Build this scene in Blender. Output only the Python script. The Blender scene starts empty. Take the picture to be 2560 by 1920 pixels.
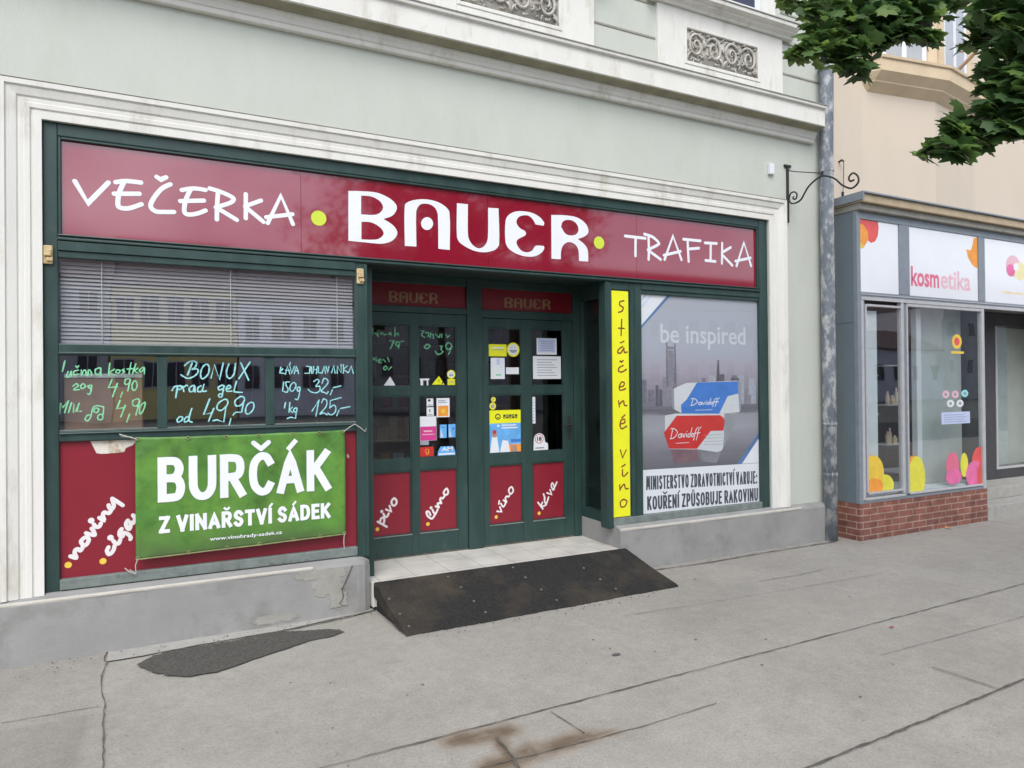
import bpy, bmesh, math, random
from mathutils import Matrix, Vector
R = math.radians
SC = bpy.context.scene
COL = SC.collection
random.seed(7)

# ---------------------------------------------------------------- camera
cd = bpy.data.cameras.new('camera'); cam = bpy.data.objects.new('camera', cd); COL.objects.link(cam)
cd.sensor_width = 36; cd.lens = 1720 / 2560 * 36; cd.clip_start = .05; cd.clip_end = 2000
_r = (0.8938698409, -0.4482235594, -0.0096098044); _u = (0.0060328126, -0.0094074820, 0.9999375503); _f = (0.4482859720, 0.8938719931, 0.0057050157)
cam.matrix_world = Matrix(((_r[0], _u[0], -_f[0], 0), (_r[1], _u[1], -_f[1], -5.4), (_r[2], _u[2], -_f[2], 1.76), (0, 0, 0, 1)))
SC.camera = cam

# ---------------------------------------------------------------- sky, sun, exposure
CLOUD = (0, 0, 0)
SUN_EL, SUN_AZ = R(50), R(203)          # azimuth from +Y, clockwise: in front of the shop, a little to the left
w = bpy.data.worlds.new('World'); SC.world = w; w.use_nodes = True
nt = w.node_tree; nt.nodes.clear()
N = nt.nodes.new; LK = nt.links.new
out = N('ShaderNodeOutputWorld'); bg = N('ShaderNodeBackground'); sky = N('ShaderNodeTexSky')
sky.sky_type = 'NISHITA'; sky.sun_disc = False; sky.sun_elevation = SUN_EL; sky.sun_rotation = SUN_AZ
sky.air_density = 1.0; sky.dust_density = 2.0; sky.ozone_density = 1.0
hs = N('ShaderNodeHueSaturation'); hs.inputs['Saturation'].default_value = .55; hs.inputs['Value'].default_value = 1.0
tc = N('ShaderNodeTexCoord'); mp = N('ShaderNodeMapping'); mp.inputs['Scale'].default_value = (1, 1, 2.2); mp.inputs['Location'].default_value = CLOUD
cl = N('ShaderNodeTexNoise'); cl.inputs['Scale'].default_value = 2.1; cl.inputs['Detail'].default_value = 7; cl.inputs['Roughness'].default_value = .55
cr = N('ShaderNodeValToRGB'); cr.color_ramp.elements[0].position = .40; cr.color_ramp.elements[1].position = .66
cr.color_ramp.elements[0].color = (.72, .75, .82, 1); cr.color_ramp.elements[1].color = (1.75, 1.73, 1.70, 1)
mx = N('ShaderNodeMix'); mx.data_type = 'RGBA'; mx.blend_type = 'MULTIPLY'; mx.inputs[0].default_value = 1
LK(tc.outputs['Generated'], mp.inputs['Vector']); LK(mp.outputs[0], cl.inputs['Vector']); LK(cl.outputs['Fac'], cr.inputs['Fac'])
LK(sky.outputs[0], hs.inputs['Color']); LK(hs.outputs[0], mx.inputs[6]); LK(cr.outputs[0], mx.inputs[7])
LK(mx.outputs[2], bg.inputs['Color']); bg.inputs['Strength'].default_value = .15
LK(bg.outputs[0], out.inputs['Surface'])
sd = bpy.data.lights.new('sun', 'SUN'); sun = bpy.data.objects.new('sun', sd); COL.objects.link(sun)
sd.energy = 1.2; sd.angle = R(40); sd.color = (1, .97, .92)
_d = Vector((math.sin(SUN_AZ) * math.cos(SUN_EL), math.cos(SUN_AZ) * math.cos(SUN_EL), math.sin(SUN_EL)))
sun.rotation_euler = _d.to_track_quat('Z', 'Y').to_euler()
SC.view_settings.view_transform = 'Standard'; SC.view_settings.look = 'None'; SC.view_settings.gamma = 1
SC.view_settings.exposure = 0.60
SC.cycles.max_bounces = 8; SC.cycles.transparent_max_bounces = 12; SC.cycles.use_denoising = True

# ---------------------------------------------------------------- materials
def pm(name, col, rough=.6, var=.10, scale=5, bump=0, bscale=90, ior=1.45, metal=0, dirt=None, dscale=3, dmin=.55, dmax=.75, stretch=(1, 1, 1), trans=0, detail=6, rvar=0):
    m = bpy.data.materials.new(name); m.use_nodes = True
    t = m.node_tree; p = t.nodes['Principled BSDF']; n = t.nodes.new; k = t.links.new
    p.inputs['Roughness'].default_value = rough; p.inputs['IOR'].default_value = ior; p.inputs['Metallic'].default_value = metal
    tc = n('ShaderNodeTexCoord'); mp = n('ShaderNodeMapping'); mp.inputs['Scale'].default_value = stretch; k(tc.outputs['Object'], mp.inputs['Vector'])
    nz = n('ShaderNodeTexNoise'); nz.inputs['Scale'].default_value = scale; nz.inputs['Detail'].default_value = detail; nz.inputs['Roughness'].default_value = .62
    k(mp.outputs[0], nz.inputs['Vector'])
    rp = n('ShaderNodeMapRange'); rp.inputs['From Min'].default_value = .28; rp.inputs['From Max'].default_value = .72
    rp.inputs['To Min'].default_value = 1 - var; rp.inputs['To Max'].default_value = 1 + var; k(nz.outputs['Fac'], rp.inputs['Value'])
    mu = n('ShaderNodeMix'); mu.data_type = 'RGBA'; mu.blend_type = 'MULTIPLY'; mu.inputs[0].default_value = 1
    mu.inputs[6].default_value = (*col, 1); k(rp.outputs[0], mu.inputs[7])
    last = mu.outputs[2]
    if dirt:
        nd = n('ShaderNodeTexNoise'); nd.inputs['Scale'].default_value = dscale; nd.inputs['Detail'].default_value = 8; nd.inputs['Roughness'].default_value = .65
        k(mp.outputs[0], nd.inputs['Vector'])
        rd = n('ShaderNodeMapRange'); rd.inputs['From Min'].default_value = dmin; rd.inputs['From Max'].default_value = dmax; k(nd.outputs['Fac'], rd.inputs['Value'])
        md = n('ShaderNodeMix'); md.data_type = 'RGBA'; k(rd.outputs[0], md.inputs[0]); k(last, md.inputs[6]); md.inputs[7].default_value = (*dirt, 1)
        last = md.outputs[2]
    k(last, p.inputs['Base Color'])
    if rvar:
        rr = n('ShaderNodeMapRange'); rr.inputs['From Min'].default_value = .3; rr.inputs['From Max'].default_value = .7
        rr.inputs['To Min'].default_value = rough - rvar; rr.inputs['To Max'].default_value = rough + rvar; k(nz.outputs['Fac'], rr.inputs['Value']); k(rr.outputs[0], p.inputs['Roughness'])
    if bump:
        nb = n('ShaderNodeTexNoise'); nb.inputs['Scale'].default_value = bscale; nb.inputs['Detail'].default_value = 5; k(mp.outputs[0], nb.inputs['Vector'])
        b = n('ShaderNodeBump'); b.inputs['Strength'].default_value = bump; b.inputs['Distance'].default_value = .006
        k(nb.outputs['Fac'], b.inputs['Height']); k(b.outputs[0], p.inputs['Normal'])
    return m

def glass(name, f0=.10, tint=(.92, .96, .95), rough=0.0):
    # clear pane: see-through plus a mirror part that grows towards grazing angles, same from both sides
    m = bpy.data.materials.new(name); m.use_nodes = True; t = m.node_tree; t.nodes.clear(); n = t.nodes.new; k = t.links.new
    o = n('ShaderNodeOutputMaterial'); mixn = n('ShaderNodeMixShader'); tr = n('ShaderNodeBsdfTransparent'); gl = n('ShaderNodeBsdfGlossy')
    lw = n('ShaderNodeLayerWeight'); lw.inputs['Blend'].default_value = .5; pw = n('ShaderNodeMath'); pw.operation = 'POWER'; pw.inputs[1].default_value = 5
    ma = n('ShaderNodeMath'); ma.operation = 'MULTIPLY_ADD'; ma.inputs[1].default_value = 1 - f0; ma.inputs[2].default_value = f0
    tr.inputs['Color'].default_value = (*tint, 1); gl.inputs['Roughness'].default_value = rough
    tc = n('ShaderNodeTexCoord'); nb = n('ShaderNodeTexNoise'); nb.inputs['Scale'].default_value = 2.2; nb.inputs['Detail'].default_value = 1
    b = n('ShaderNodeBump'); b.inputs['Strength'].default_value = .05; b.inputs['Distance'].default_value = .02
    k(tc.outputs['Object'], nb.inputs['Vector']); k(nb.outputs['Fac'], b.inputs['Height']); k(b.outputs[0], gl.inputs['Normal'])
    k(lw.outputs['Facing'], pw.inputs[0]); k(pw.outputs[0], ma.inputs[0]); k(ma.outputs[0], mixn.inputs[0]); k(tr.outputs[0], mixn.inputs[1]); k(gl.outputs[0], mixn.inputs[2]); k(mixn.outputs[0], o.inputs['Surface'])
    return m

M = {}
M['plaster'] = pm('pale_green_plaster', (.54, .565, .505), .9, .035, 2.2, .35, 70, dirt=(.48, .50, .435), dscale=2.4, dmin=.50, dmax=.85, stretch=(1, 1, .4))
M['stucco'] = pm('off_white_stucco', (.74, .73, .68), .88, .05, 4, .3, 50, dirt=(.50, .47, .38), dscale=6, dmin=.54, dmax=.80, stretch=(1, 1, .35))
M['stucco_top'] = pm('weathered_stucco_edge', (.30, .29, .24), .9, .25, 6, .3, 60)
M['ornament'] = pm('weathered_ornament', (.52, .50, .45), .9, .15, 8, .3, 60, dirt=(.24, .215, .17), dscale=14, dmin=.48, dmax=.75)
M['plinth'] = pm('grey_render', (.295, .292, .282), .9, .12, 3, .4, 70, dirt=(.18, .18, .165), dscale=2.6, dmin=.52, dmax=.78)
M['plinth_top'] = pm('pale_plinth_edge', (.50, .48, .42), .9, .15, 5, .4, 70)
M['plinth_worn'] = pm('worn_render', (.33, .32, .285), .9, .14, 6, .5, 60, dirt=(.25, .245, .225), dscale=7)
M['green'] = pm('dark_green_paint', (.027, .058, .052), .38, .22, 7, .10, 40, rvar=.1, dirt=(.07, .10, .095), dscale=9, dmin=.60, dmax=.85, stretch=(1, 1, .3))
M['green_worn'] = pm('weathered_green_sill', (.17, .20, .185), .7, .25, 10, .3, 50, dirt=(.06, .09, .08), dscale=12)
M['red_gloss'] = pm('red_acrylic', (.265, .010, .030), .05, .04, 2, 0, ior=1.9)
M['red_panel'] = pm('red_painted_panel', (.235, .016, .030), .32, .06, 3, .03, 20, ior=1.5)
M['red_dark'] = pm('dark_red_transom', (.20, .012, .018), .25, .05, 3, 0, ior=1.5)
M['white_vinyl'] = pm('white_vinyl', (.80, .82, .86), .35, .02, 5)
M['white_paint'] = pm('white_hand_paint', (.78, .74, .74), .5, .05, 20)
M['yellow'] = pm('yellow_vinyl', (.82, .82, .02), .4, .04, 8)
M['yellow_warm'] = pm('warm_yellow_paint', (.80, .55, .07), .5, .04, 8)
M['yellow_dot'] = pm('lime_yellow_vinyl', (.60, .72, .06), .35, .04, 8)
M['brown_ink'] = pm('brown_red_ink', (.22, .04, .02), .6, .15, 20)
M['chalk_green'] = pm('mint_marker', (.22, .62, .34), .6, .25, 30)
M['chalk_cyan'] = pm('cyan_marker', (.30, .66, .68), .6, .25, 30)
M['chalk_dim'] = pm('dim_green_marker', (.13, .42, .23), .6, .35, 40)
M['gold'] = pm('faded_gold_letters', (.30, .19, .09), .5, .25, 60)
M['brass'] = pm('worn_brass', (.55, .42, .22), .5, .3, 40, .3, 90)
M['glass'] = glass('window_glass', .30)
M['glass_door'] = glass('door_glass', .13, (.80, .86, .85))
M['glass_poster'] = glass('poster_glass', .05, (.97, .98, .98))
M['glass_bay'] = glass('shop_window_glass', .22, (.9, .95, .94))
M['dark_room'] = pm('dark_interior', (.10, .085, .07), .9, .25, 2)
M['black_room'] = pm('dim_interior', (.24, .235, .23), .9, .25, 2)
M['slat'] = pm('blind_slats', (.50, .47, .50), .45, .04, 6)
M['cord'] = pm('blind_cord', (.80, .80, .78), .7, .03)
M['cardboard'] = pm('cardboard', (.33, .20, .14), .85, .10, 8, .1, 60)
M['paper'] = pm('white_paper', (.74, .77, .80), .7, .03, 8)
M['paper_blue'] = pm('bluish_paper', (.52, .58, .80), .7, .06, 12)
M['paper_line'] = pm('grey_print', (.28, .32, .38), .7, .1, 30)
M['tile'] = None
M['rubber'] = pm('black_fibre_mat', (.020, .019, .018), .95, .55, 45, 1.0, 140, dirt=(.085, .066, .042), dscale=1.7, dmin=.48, dmax=.80)
M['metal_stud'] = pm('metal_stud', (.26, .25, .24), .4, .1, 40, metal=.6)
M['zinc'] = pm('mottled_zinc_pipe', (.165, .185, .215), .5, .30, 9, .2, 40, dirt=(.46, .47, .47), dscale=13, dmin=.47, dmax=.60, stretch=(1, 1, .45))
M['red_leaf'] = pm('dry_red_leaf', (.34, .12, .08), .8, .2, 40)
M['pale_board'] = pm('pale_grey_board', (.50, .54, .53), .7, .10, 3)
M['soffit_olive'] = pm('olive_soffit', (.30, .285, .205), .9, .2, 6, .2, 60)
M['pane_grey'] = pm('pale_grey_pane', (.42, .44, .46), .15, .1, 2)  # even light grey for the upper window panes of the cream house
M['rust'] = pm('rusty_paint', (.30, .18, .10), .8, .2, 20)
M['hem_tan'] = pm('faded_hem', (.26, .27, .12), .8, .3, 20)
M['torn'] = pm('torn_poster_paper', (.70, .66, .58), .9, .06, 8, 0, 90, dirt=(.36, .24, .13), dscale=7, dmin=.60, dmax=.72)
M['iron'] = pm('dark_wrought_iron', (.028, .026, .026), .55, .2, 30, .2, 60)
M['cream'] = pm('cream_plaster', (.635, .55, .445), .9, .06, 1.4, .2, 120, dirt=(.62, .53, .44), dscale=1.4, dmin=.5, dmax=.85, stretch=(1, 1, .4))
M['cream_sill'] = pm('cream_sill', (.66, .53, .36), .85, .10, 4, .2, 60)
M['ochre'] = pm('ochre_sill_underside', (.50, .36, .13), .9, .12, 4, .2, 60)
M['grey_panel'] = pm('blue_grey_panel', (.15, .19, .215), .45, .08, 4, .05, 30)
M['grey_metal'] = pm('grey_metal_frame', (.22, .25, .28), .4, .10, 10)
M['alu'] = pm('pale_aluminium', (.46, .46, .47), .4, .10, 10)
M['tan'] = pm('tan_fascia', (.46, .37, .25), .8, .15, 5, .2, 40)
M['dark_brown'] = pm('dark_grey_frame', (.055, .055, .062), .5, .2, 6)
M['sign_white'] = pm('white_acrylic_sign', (.80, .82, .86), .12, .02, 3, ior=1.6)
M['pink'] = pm('pink_print', (.72, .16, .26), .4, .05, 8)
M['pink_pale'] = pm('pale_pink_print', (.78, .48, .55), .4, .08, 8)  # pale pink; on the cosmetics lettering it also carries painted glare
M['magenta'] = pm('magenta_print', (.62, .05, .26), .45, .08, 8)
M['orange'] = pm('orange_print', (.85, .33, .05), .45, .12, 9)
M['red_petal'] = pm('red_orange_print', (.74, .10, .09), .45, .12, 9)
M['petal_yellow'] = pm('petal_yellow', (.82, .56, .06), .45, .12, 9)
M['petal_lime'] = pm('petal_lemon', (.75, .70, .07), .45, .12, 9)
M['petal_pink'] = pm('petal_pink', (.76, .16, .36), .45, .15, 9)
M['blue'] = pm('blue_print', (.06, .20, .58), .4, .12, 6)
M['sky_blue'] = pm('light_blue_print', (.14, .42, .80), .4, .2, 9)
M['sticker_red'] = pm('red_sticker', (.58, .035, .03), .4, .1, 9)
M['grey_print'] = pm('grey_sticker', (.30, .34, .38), .5, .1, 12)
M['black_ink'] = pm('black_ink', (.025, .03, .035), .5, .1, 20)
M['navy_ink'] = pm('faded_black_print', (.055, .065, .085), .5, .12, 20)
M['skin'] = pm('flesh_print', (.45, .25, .18), .5, .1, 20)
M['bark'] = pm('grey_brown_bark', (.09, .075, .06), .9, .3, 14, .8, 30, stretch=(1, 1, .3))
M['kerb'] = pm('granite_kerb', (.30, .295, .29), .85, .2, 30, .3, 60)
M['asphalt'] = pm('road_asphalt', (.06, .06, .062), .9, .2, 20, .4, 120)
M['ground_far'] = pm('far_ground', (.15, .15, .14), .9, .2, .5)
M['joint'] = pm('dirt_filled_joint', (.105, .098, .085), .95, .5, 25)
M['joint_soft'] = pm('pale_seam', (.30, .295, .29), .95, .1, 25)
M['tar'] = pm('dark_tar_patch', (.080, .076, .067), .95, .5, 60, .9, 140, dirt=(.11, .105, .095), dscale=60, dmin=.56, dmax=.7)
M['concrete'] = pm('pale_concrete_strip', (.36, .35, .32), .95, .12, 10, .5, 60)
M['gum'] = pm('dark_gum_spot', (.10, .098, .095), .9, .15, 30)
M['sun_yellow'] = pm('yellow_facade', (.80, .66, .30), .9, .06, 1)
M['facade_grey'] = pm('grey_facade', (.55, .52, .55), .9, .06, 1)
M['facade_lilac'] = pm('lilac_white_facade', (.74, .72, .80), .9, .06, 1)
M['roof'] = pm('brown_tile_roof', (.17, .12, .12), .9, .15, 2)
M['win_dark'] = pm('dark_window', (.05, .05, .08), .2, .1, 1)
M['shelf'] = pm('brown_shelf', (.30, .19, .10), .7, .15, 6)
M['wood_ramp'] = pm('weathered_board', (.16, .13, .10), .9, .2, 12)

def brick_mat():
    m = bpy.data.materials.new('red_brick'); m.use_nodes = True; t = m.node_tree; p = t.nodes['Principled BSDF']; n = t.nodes.new; k = t.links.new
    tc = n('ShaderNodeTexCoord'); sp = n('ShaderNodeSeparateXYZ'); ad = n('ShaderNodeMath'); ad.operation = 'ADD'; cb = n('ShaderNodeCombineXYZ')
    k(tc.outputs['Object'], sp.inputs[0]); k(sp.outputs['X'], ad.inputs[0]); k(sp.outputs['Y'], ad.inputs[1]); k(ad.outputs[0], cb.inputs['X']); k(sp.outputs['Z'], cb.inputs['Y'])
    b = n('ShaderNodeTexBrick'); b.inputs['Color1'].default_value = (.25, .098, .068, 1); b.inputs['Color2'].default_value = (.165, .070, .058, 1); b.inputs['Mortar'].default_value = (.36, .24, .19, 1)
    b.inputs['Scale'].default_value = 1; b.inputs['Brick Width'].default_value = .25; b.inputs['Row Height'].default_value = .075; b.inputs['Mortar Size'].default_value = .007; b.inputs['Bias'].default_value = -.1
    k(cb.outputs[0], b.inputs['Vector'])
    nz = n('ShaderNodeTexNoise'); nz.inputs['Scale'].default_value = 8; nz.inputs['Detail'].default_value = 6; k(tc.outputs['Object'], nz.inputs['Vector'])
    rp = n('ShaderNodeMapRange'); rp.inputs['From Min'].default_value = .3; rp.inputs['From Max'].default_value = .7; rp.inputs['To Min'].default_value = .7; rp.inputs['To Max'].default_value = 1.3; k(nz.outputs['Fac'], rp.inputs['Value'])
    mu = n('ShaderNodeMix'); mu.data_type = 'RGBA'; mu.blend_type = 'MULTIPLY'; mu.inputs[0].default_value = 1; k(b.outputs['Color'], mu.inputs[6]); k(rp.outputs[0], mu.inputs[7]); k(mu.outputs[2], p.inputs['Base Color'])
    bm_ = n('ShaderNodeBump'); bm_.inputs['Strength'].default_value = .5; bm_.inputs['Distance'].default_value = .008; bm_.invert = True; k(b.outputs['Fac'], bm_.inputs['Height']); k(bm_.outputs[0], p.inputs['Normal'])
    p.inputs['Roughness'].default_value = .85
    return m
M['brick'] = brick_mat()

def tile_mat():
    m = bpy.data.materials.new('white_floor_tile'); m.use_nodes = True; t = m.node_tree; p = t.nodes['Principled BSDF']; n = t.nodes.new; k = t.links.new
    tc = n('ShaderNodeTexCoord'); b = n('ShaderNodeTexBrick'); b.offset = 0
    b.inputs['Color1'].default_value = (.66, .64, .58, 1); b.inputs['Color2'].default_value = (.60, .59, .54, 1); b.inputs['Mortar'].default_value = (.40, .38, .33, 1)
    b.inputs['Scale'].default_value = 1; b.inputs['Brick Width'].default_value = .30; b.inputs['Row Height'].default_value = .30; b.inputs['Mortar Size'].default_value = .004
    k(tc.outputs['Object'], b.inputs['Vector'])
    nz = n('ShaderNodeTexNoise'); nz.inputs['Scale'].default_value = 5; nz.inputs['Detail'].default_value = 8; k(tc.outputs['Object'], nz.inputs['Vector'])
    rp = n('ShaderNodeMapRange'); rp.inputs['From Min'].default_value = .35; rp.inputs['From Max'].default_value = .7; rp.inputs['To Min'].default_value = 1.04; rp.inputs['To Max'].default_value = .82; k(nz.outputs['Fac'], rp.inputs['Value'])
    mu = n('ShaderNodeMix'); mu.data_type = 'RGBA'; mu.blend_type = 'MULTIPLY'; mu.inputs[0].default_value = 1; k(b.outputs['Color'], mu.inputs[6]); k(rp.outputs[0], mu.inputs[7]); k(mu.outputs[2], p.inputs['Base Color'])
    p.inputs['Roughness'].default_value = .45
    return m
M['tile'] = tile_mat()

def pave_mat():
    m = bpy.data.materials.new('worn_pavement'); m.use_nodes = True; t = m.node_tree; p = t.nodes['Principled BSDF']; n = t.nodes.new; k = t.links.new
    tc = n('ShaderNodeTexCoord')
    def noise(s, d, r=.6):
        z = n('ShaderNodeTexNoise'); z.inputs['Scale'].default_value = s; z.inputs['Detail'].default_value = d; z.inputs['Roughness'].default_value = r; k(tc.outputs['Object'], z.inputs['Vector']); return z.outputs['Fac']
    def rng(v, a, b, c, d):
        z = n('ShaderNodeMapRange'); z.inputs['From Min'].default_value = a; z.inputs['From Max'].default_value = b; z.inputs['To Min'].default_value = c; z.inputs['To Max'].default_value = d; k(v, z.inputs['Value']); return z.outputs[0]
    def mul(a, b):
        z = n('ShaderNodeMath'); z.operation = 'MULTIPLY'; k(a, z.inputs[0]); k(b, z.inputs[1]); return z.outputs[0]
    v = mul(mul(rng(noise(.9, 9, .70), .3, .7, .85, 1.12), rng(noise(11, 8, .7), .3, .7, .91, 1.08)), mul(rng(noise(80, 4, .75), .3, .7, .81, 1.17), rng(noise(44, 1), .69, .76, 1, .62)))
    zo = n('ShaderNodeAttribute'); zo.attribute_name = 'zone'; v = mul(v, rng(zo.outputs['Fac'], 0, 1, 1, .82))
    mu = n('ShaderNodeMix'); mu.data_type = 'RGBA'; mu.blend_type = 'MULTIPLY'; mu.inputs[0].default_value = 1; mu.inputs[6].default_value = (.318, .300, .266, 1); k(v, mu.inputs[7])
    st = n('ShaderNodeAttribute'); st.attribute_name = 'stain'
    ad = n('ShaderNodeMath'); ad.operation = 'ADD'; k(st.outputs['Fac'], ad.inputs[0]); k(rng(noise(7, 8, .7), .3, .7, -.45, .45), ad.inputs[1])
    fac = mul(rng(ad.outputs[0], .25, 1.0, 0, .9), st.outputs['Fac'])
    ms = n('ShaderNodeMix'); ms.data_type = 'RGBA'; k(fac, ms.inputs[0]); k(mu.outputs[2], ms.inputs[6]); ms.inputs[7].default_value = (.115, .078, .047, 1)
    k(ms.outputs[2], p.inputs['Base Color']); p.inputs['Roughness'].default_value = .92
    ad2 = n('ShaderNodeMath'); ad2.operation = 'MULTIPLY_ADD'; k(noise(3.2, 7, .7), ad2.inputs[0]); ad2.inputs[1].default_value = .5; k(st.outputs['Fac'], ad2.inputs[2])
    mt = n('ShaderNodeMix'); mt.data_type = 'RGBA'; k(mul(rng(ad2.outputs[0], .34, .95, 0, .55), rng(st.outputs['Fac'], .03, .3, 0, 1)), mt.inputs[0]); k(mu.outputs[2], mt.inputs[6]); mt.inputs[7].default_value = (.27, .215, .155, 1); k(mt.outputs[2], ms.inputs[6])
    b = n('ShaderNodeBump'); b.inputs['Strength'].default_value = .45; b.inputs['Distance'].default_value = .004; k(noise(130, 4), b.inputs['Height']); k(b.outputs[0], p.inputs['Normal'])
    return m
M['pave'] = pave_mat()

def leaf_mat():
    m = bpy.data.materials.new('maple_leaf'); m.use_nodes = True; t = m.node_tree; t.nodes.clear(); n = t.nodes.new; k = t.links.new
    o = n('ShaderNodeOutputMaterial'); p = n('ShaderNodeBsdfPrincipled'); tl = n('ShaderNodeBsdfTranslucent'); mixn = n('ShaderNodeMixShader'); mixn.inputs[0].default_value = .50
    at = n('ShaderNodeAttribute'); at.attribute_name = 'tone'; rp = n('ShaderNodeValToRGB')
    rp.color_ramp.elements[0].color = (.034, .076, .028, 1); rp.color_ramp.elements[1].color = (.22, .34, .075, 1)
    e = rp.color_ramp.elements.new(.6); e.color = (.085, .165, .048, 1)
    k(at.outputs['Fac'], rp.inputs[0]); k(rp.outputs[0], p.inputs['Base Color']); k(rp.outputs[0], tl.inputs['Color']); p.inputs['Roughness'].default_value = .5
    k(p.outputs[0], mixn.inputs[1]); k(tl.outputs[0], mixn.inputs[2]); k(mixn.outputs[0], o.inputs['Surface'])
    return m
M['leaf'] = leaf_mat()

def banner_mat():
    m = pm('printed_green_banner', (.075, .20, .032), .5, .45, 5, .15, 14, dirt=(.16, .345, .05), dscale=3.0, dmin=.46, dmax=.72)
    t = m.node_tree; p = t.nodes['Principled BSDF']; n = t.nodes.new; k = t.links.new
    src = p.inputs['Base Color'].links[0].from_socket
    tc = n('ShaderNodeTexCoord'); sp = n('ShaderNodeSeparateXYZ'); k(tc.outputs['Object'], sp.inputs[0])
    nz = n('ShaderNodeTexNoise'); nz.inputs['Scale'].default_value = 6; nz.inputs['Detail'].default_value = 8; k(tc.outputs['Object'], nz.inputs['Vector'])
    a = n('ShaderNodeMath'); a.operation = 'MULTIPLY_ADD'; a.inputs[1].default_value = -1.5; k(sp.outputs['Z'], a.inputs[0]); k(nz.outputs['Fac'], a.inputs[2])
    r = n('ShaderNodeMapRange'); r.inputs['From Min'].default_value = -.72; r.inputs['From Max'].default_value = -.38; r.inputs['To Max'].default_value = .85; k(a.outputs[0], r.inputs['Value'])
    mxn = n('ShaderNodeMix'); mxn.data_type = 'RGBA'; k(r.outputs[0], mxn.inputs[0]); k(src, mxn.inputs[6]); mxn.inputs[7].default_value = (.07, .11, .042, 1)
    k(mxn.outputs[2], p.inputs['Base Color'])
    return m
M['banner'] = banner_mat()

def poster_mat():
    # a printed photograph: grey-lilac sky, dim city band, wet dark quay (all ink, laid out by height on the sheet)
    m = pm('printed_poster_sheet', (1, 1, 1), .4, .03, 4); t = m.node_tree; p = t.nodes['Principled BSDF']; n = t.nodes.new; k = t.links.new
    tc = n('ShaderNodeTexCoord'); sp = n('ShaderNodeSeparateXYZ'); k(tc.outputs['Object'], sp.inputs[0])
    mp = n('ShaderNodeMapping'); mp.inputs['Scale'].default_value = (1.0, 1, 9); k(tc.outputs['Object'], mp.inputs[0])
    nz = n('ShaderNodeTexNoise'); nz.inputs['Scale'].default_value = 3; nz.inputs['Detail'].default_value = 7; k(mp.outputs[0], nz.inputs['Vector'])
    a = n('ShaderNodeMath'); a.operation = 'MULTIPLY_ADD'; a.inputs[1].default_value = .10; k(nz.outputs['Fac'], a.inputs[0]); k(sp.outputs['Z'], a.inputs[2])
    r = n('ShaderNodeMapRange'); r.inputs['From Min'].default_value = .95; r.inputs['From Max'].default_value = 2.75; k(a.outputs[0], r.inputs['Value'])
    c = n('ShaderNodeValToRGB'); e = c.color_ramp.elements
    e[0].position = 0; e[0].color = (.13, .128, .15, 1); e[1].position = 1; e[1].color = (.42, .45, .50, 1)
    for ps, cc in ((.10, (.19, .185, .21)), (.24, (.34, .34, .38)), (.315, (.31, .31, .35)), (.33, (.13, .13, .15)), (.40, (.22, .205, .24)), (.50, (.31, .285, .33)), (.56, (.38, .345, .41)), (.68, (.40, .42, .48))):
        q = e.new(ps); q.color = (*cc, 1)
    k(r.outputs[0], c.inputs[0]); k(c.outputs[0], p.inputs['Base Color'])
    return m
M['poster'] = poster_mat()

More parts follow.
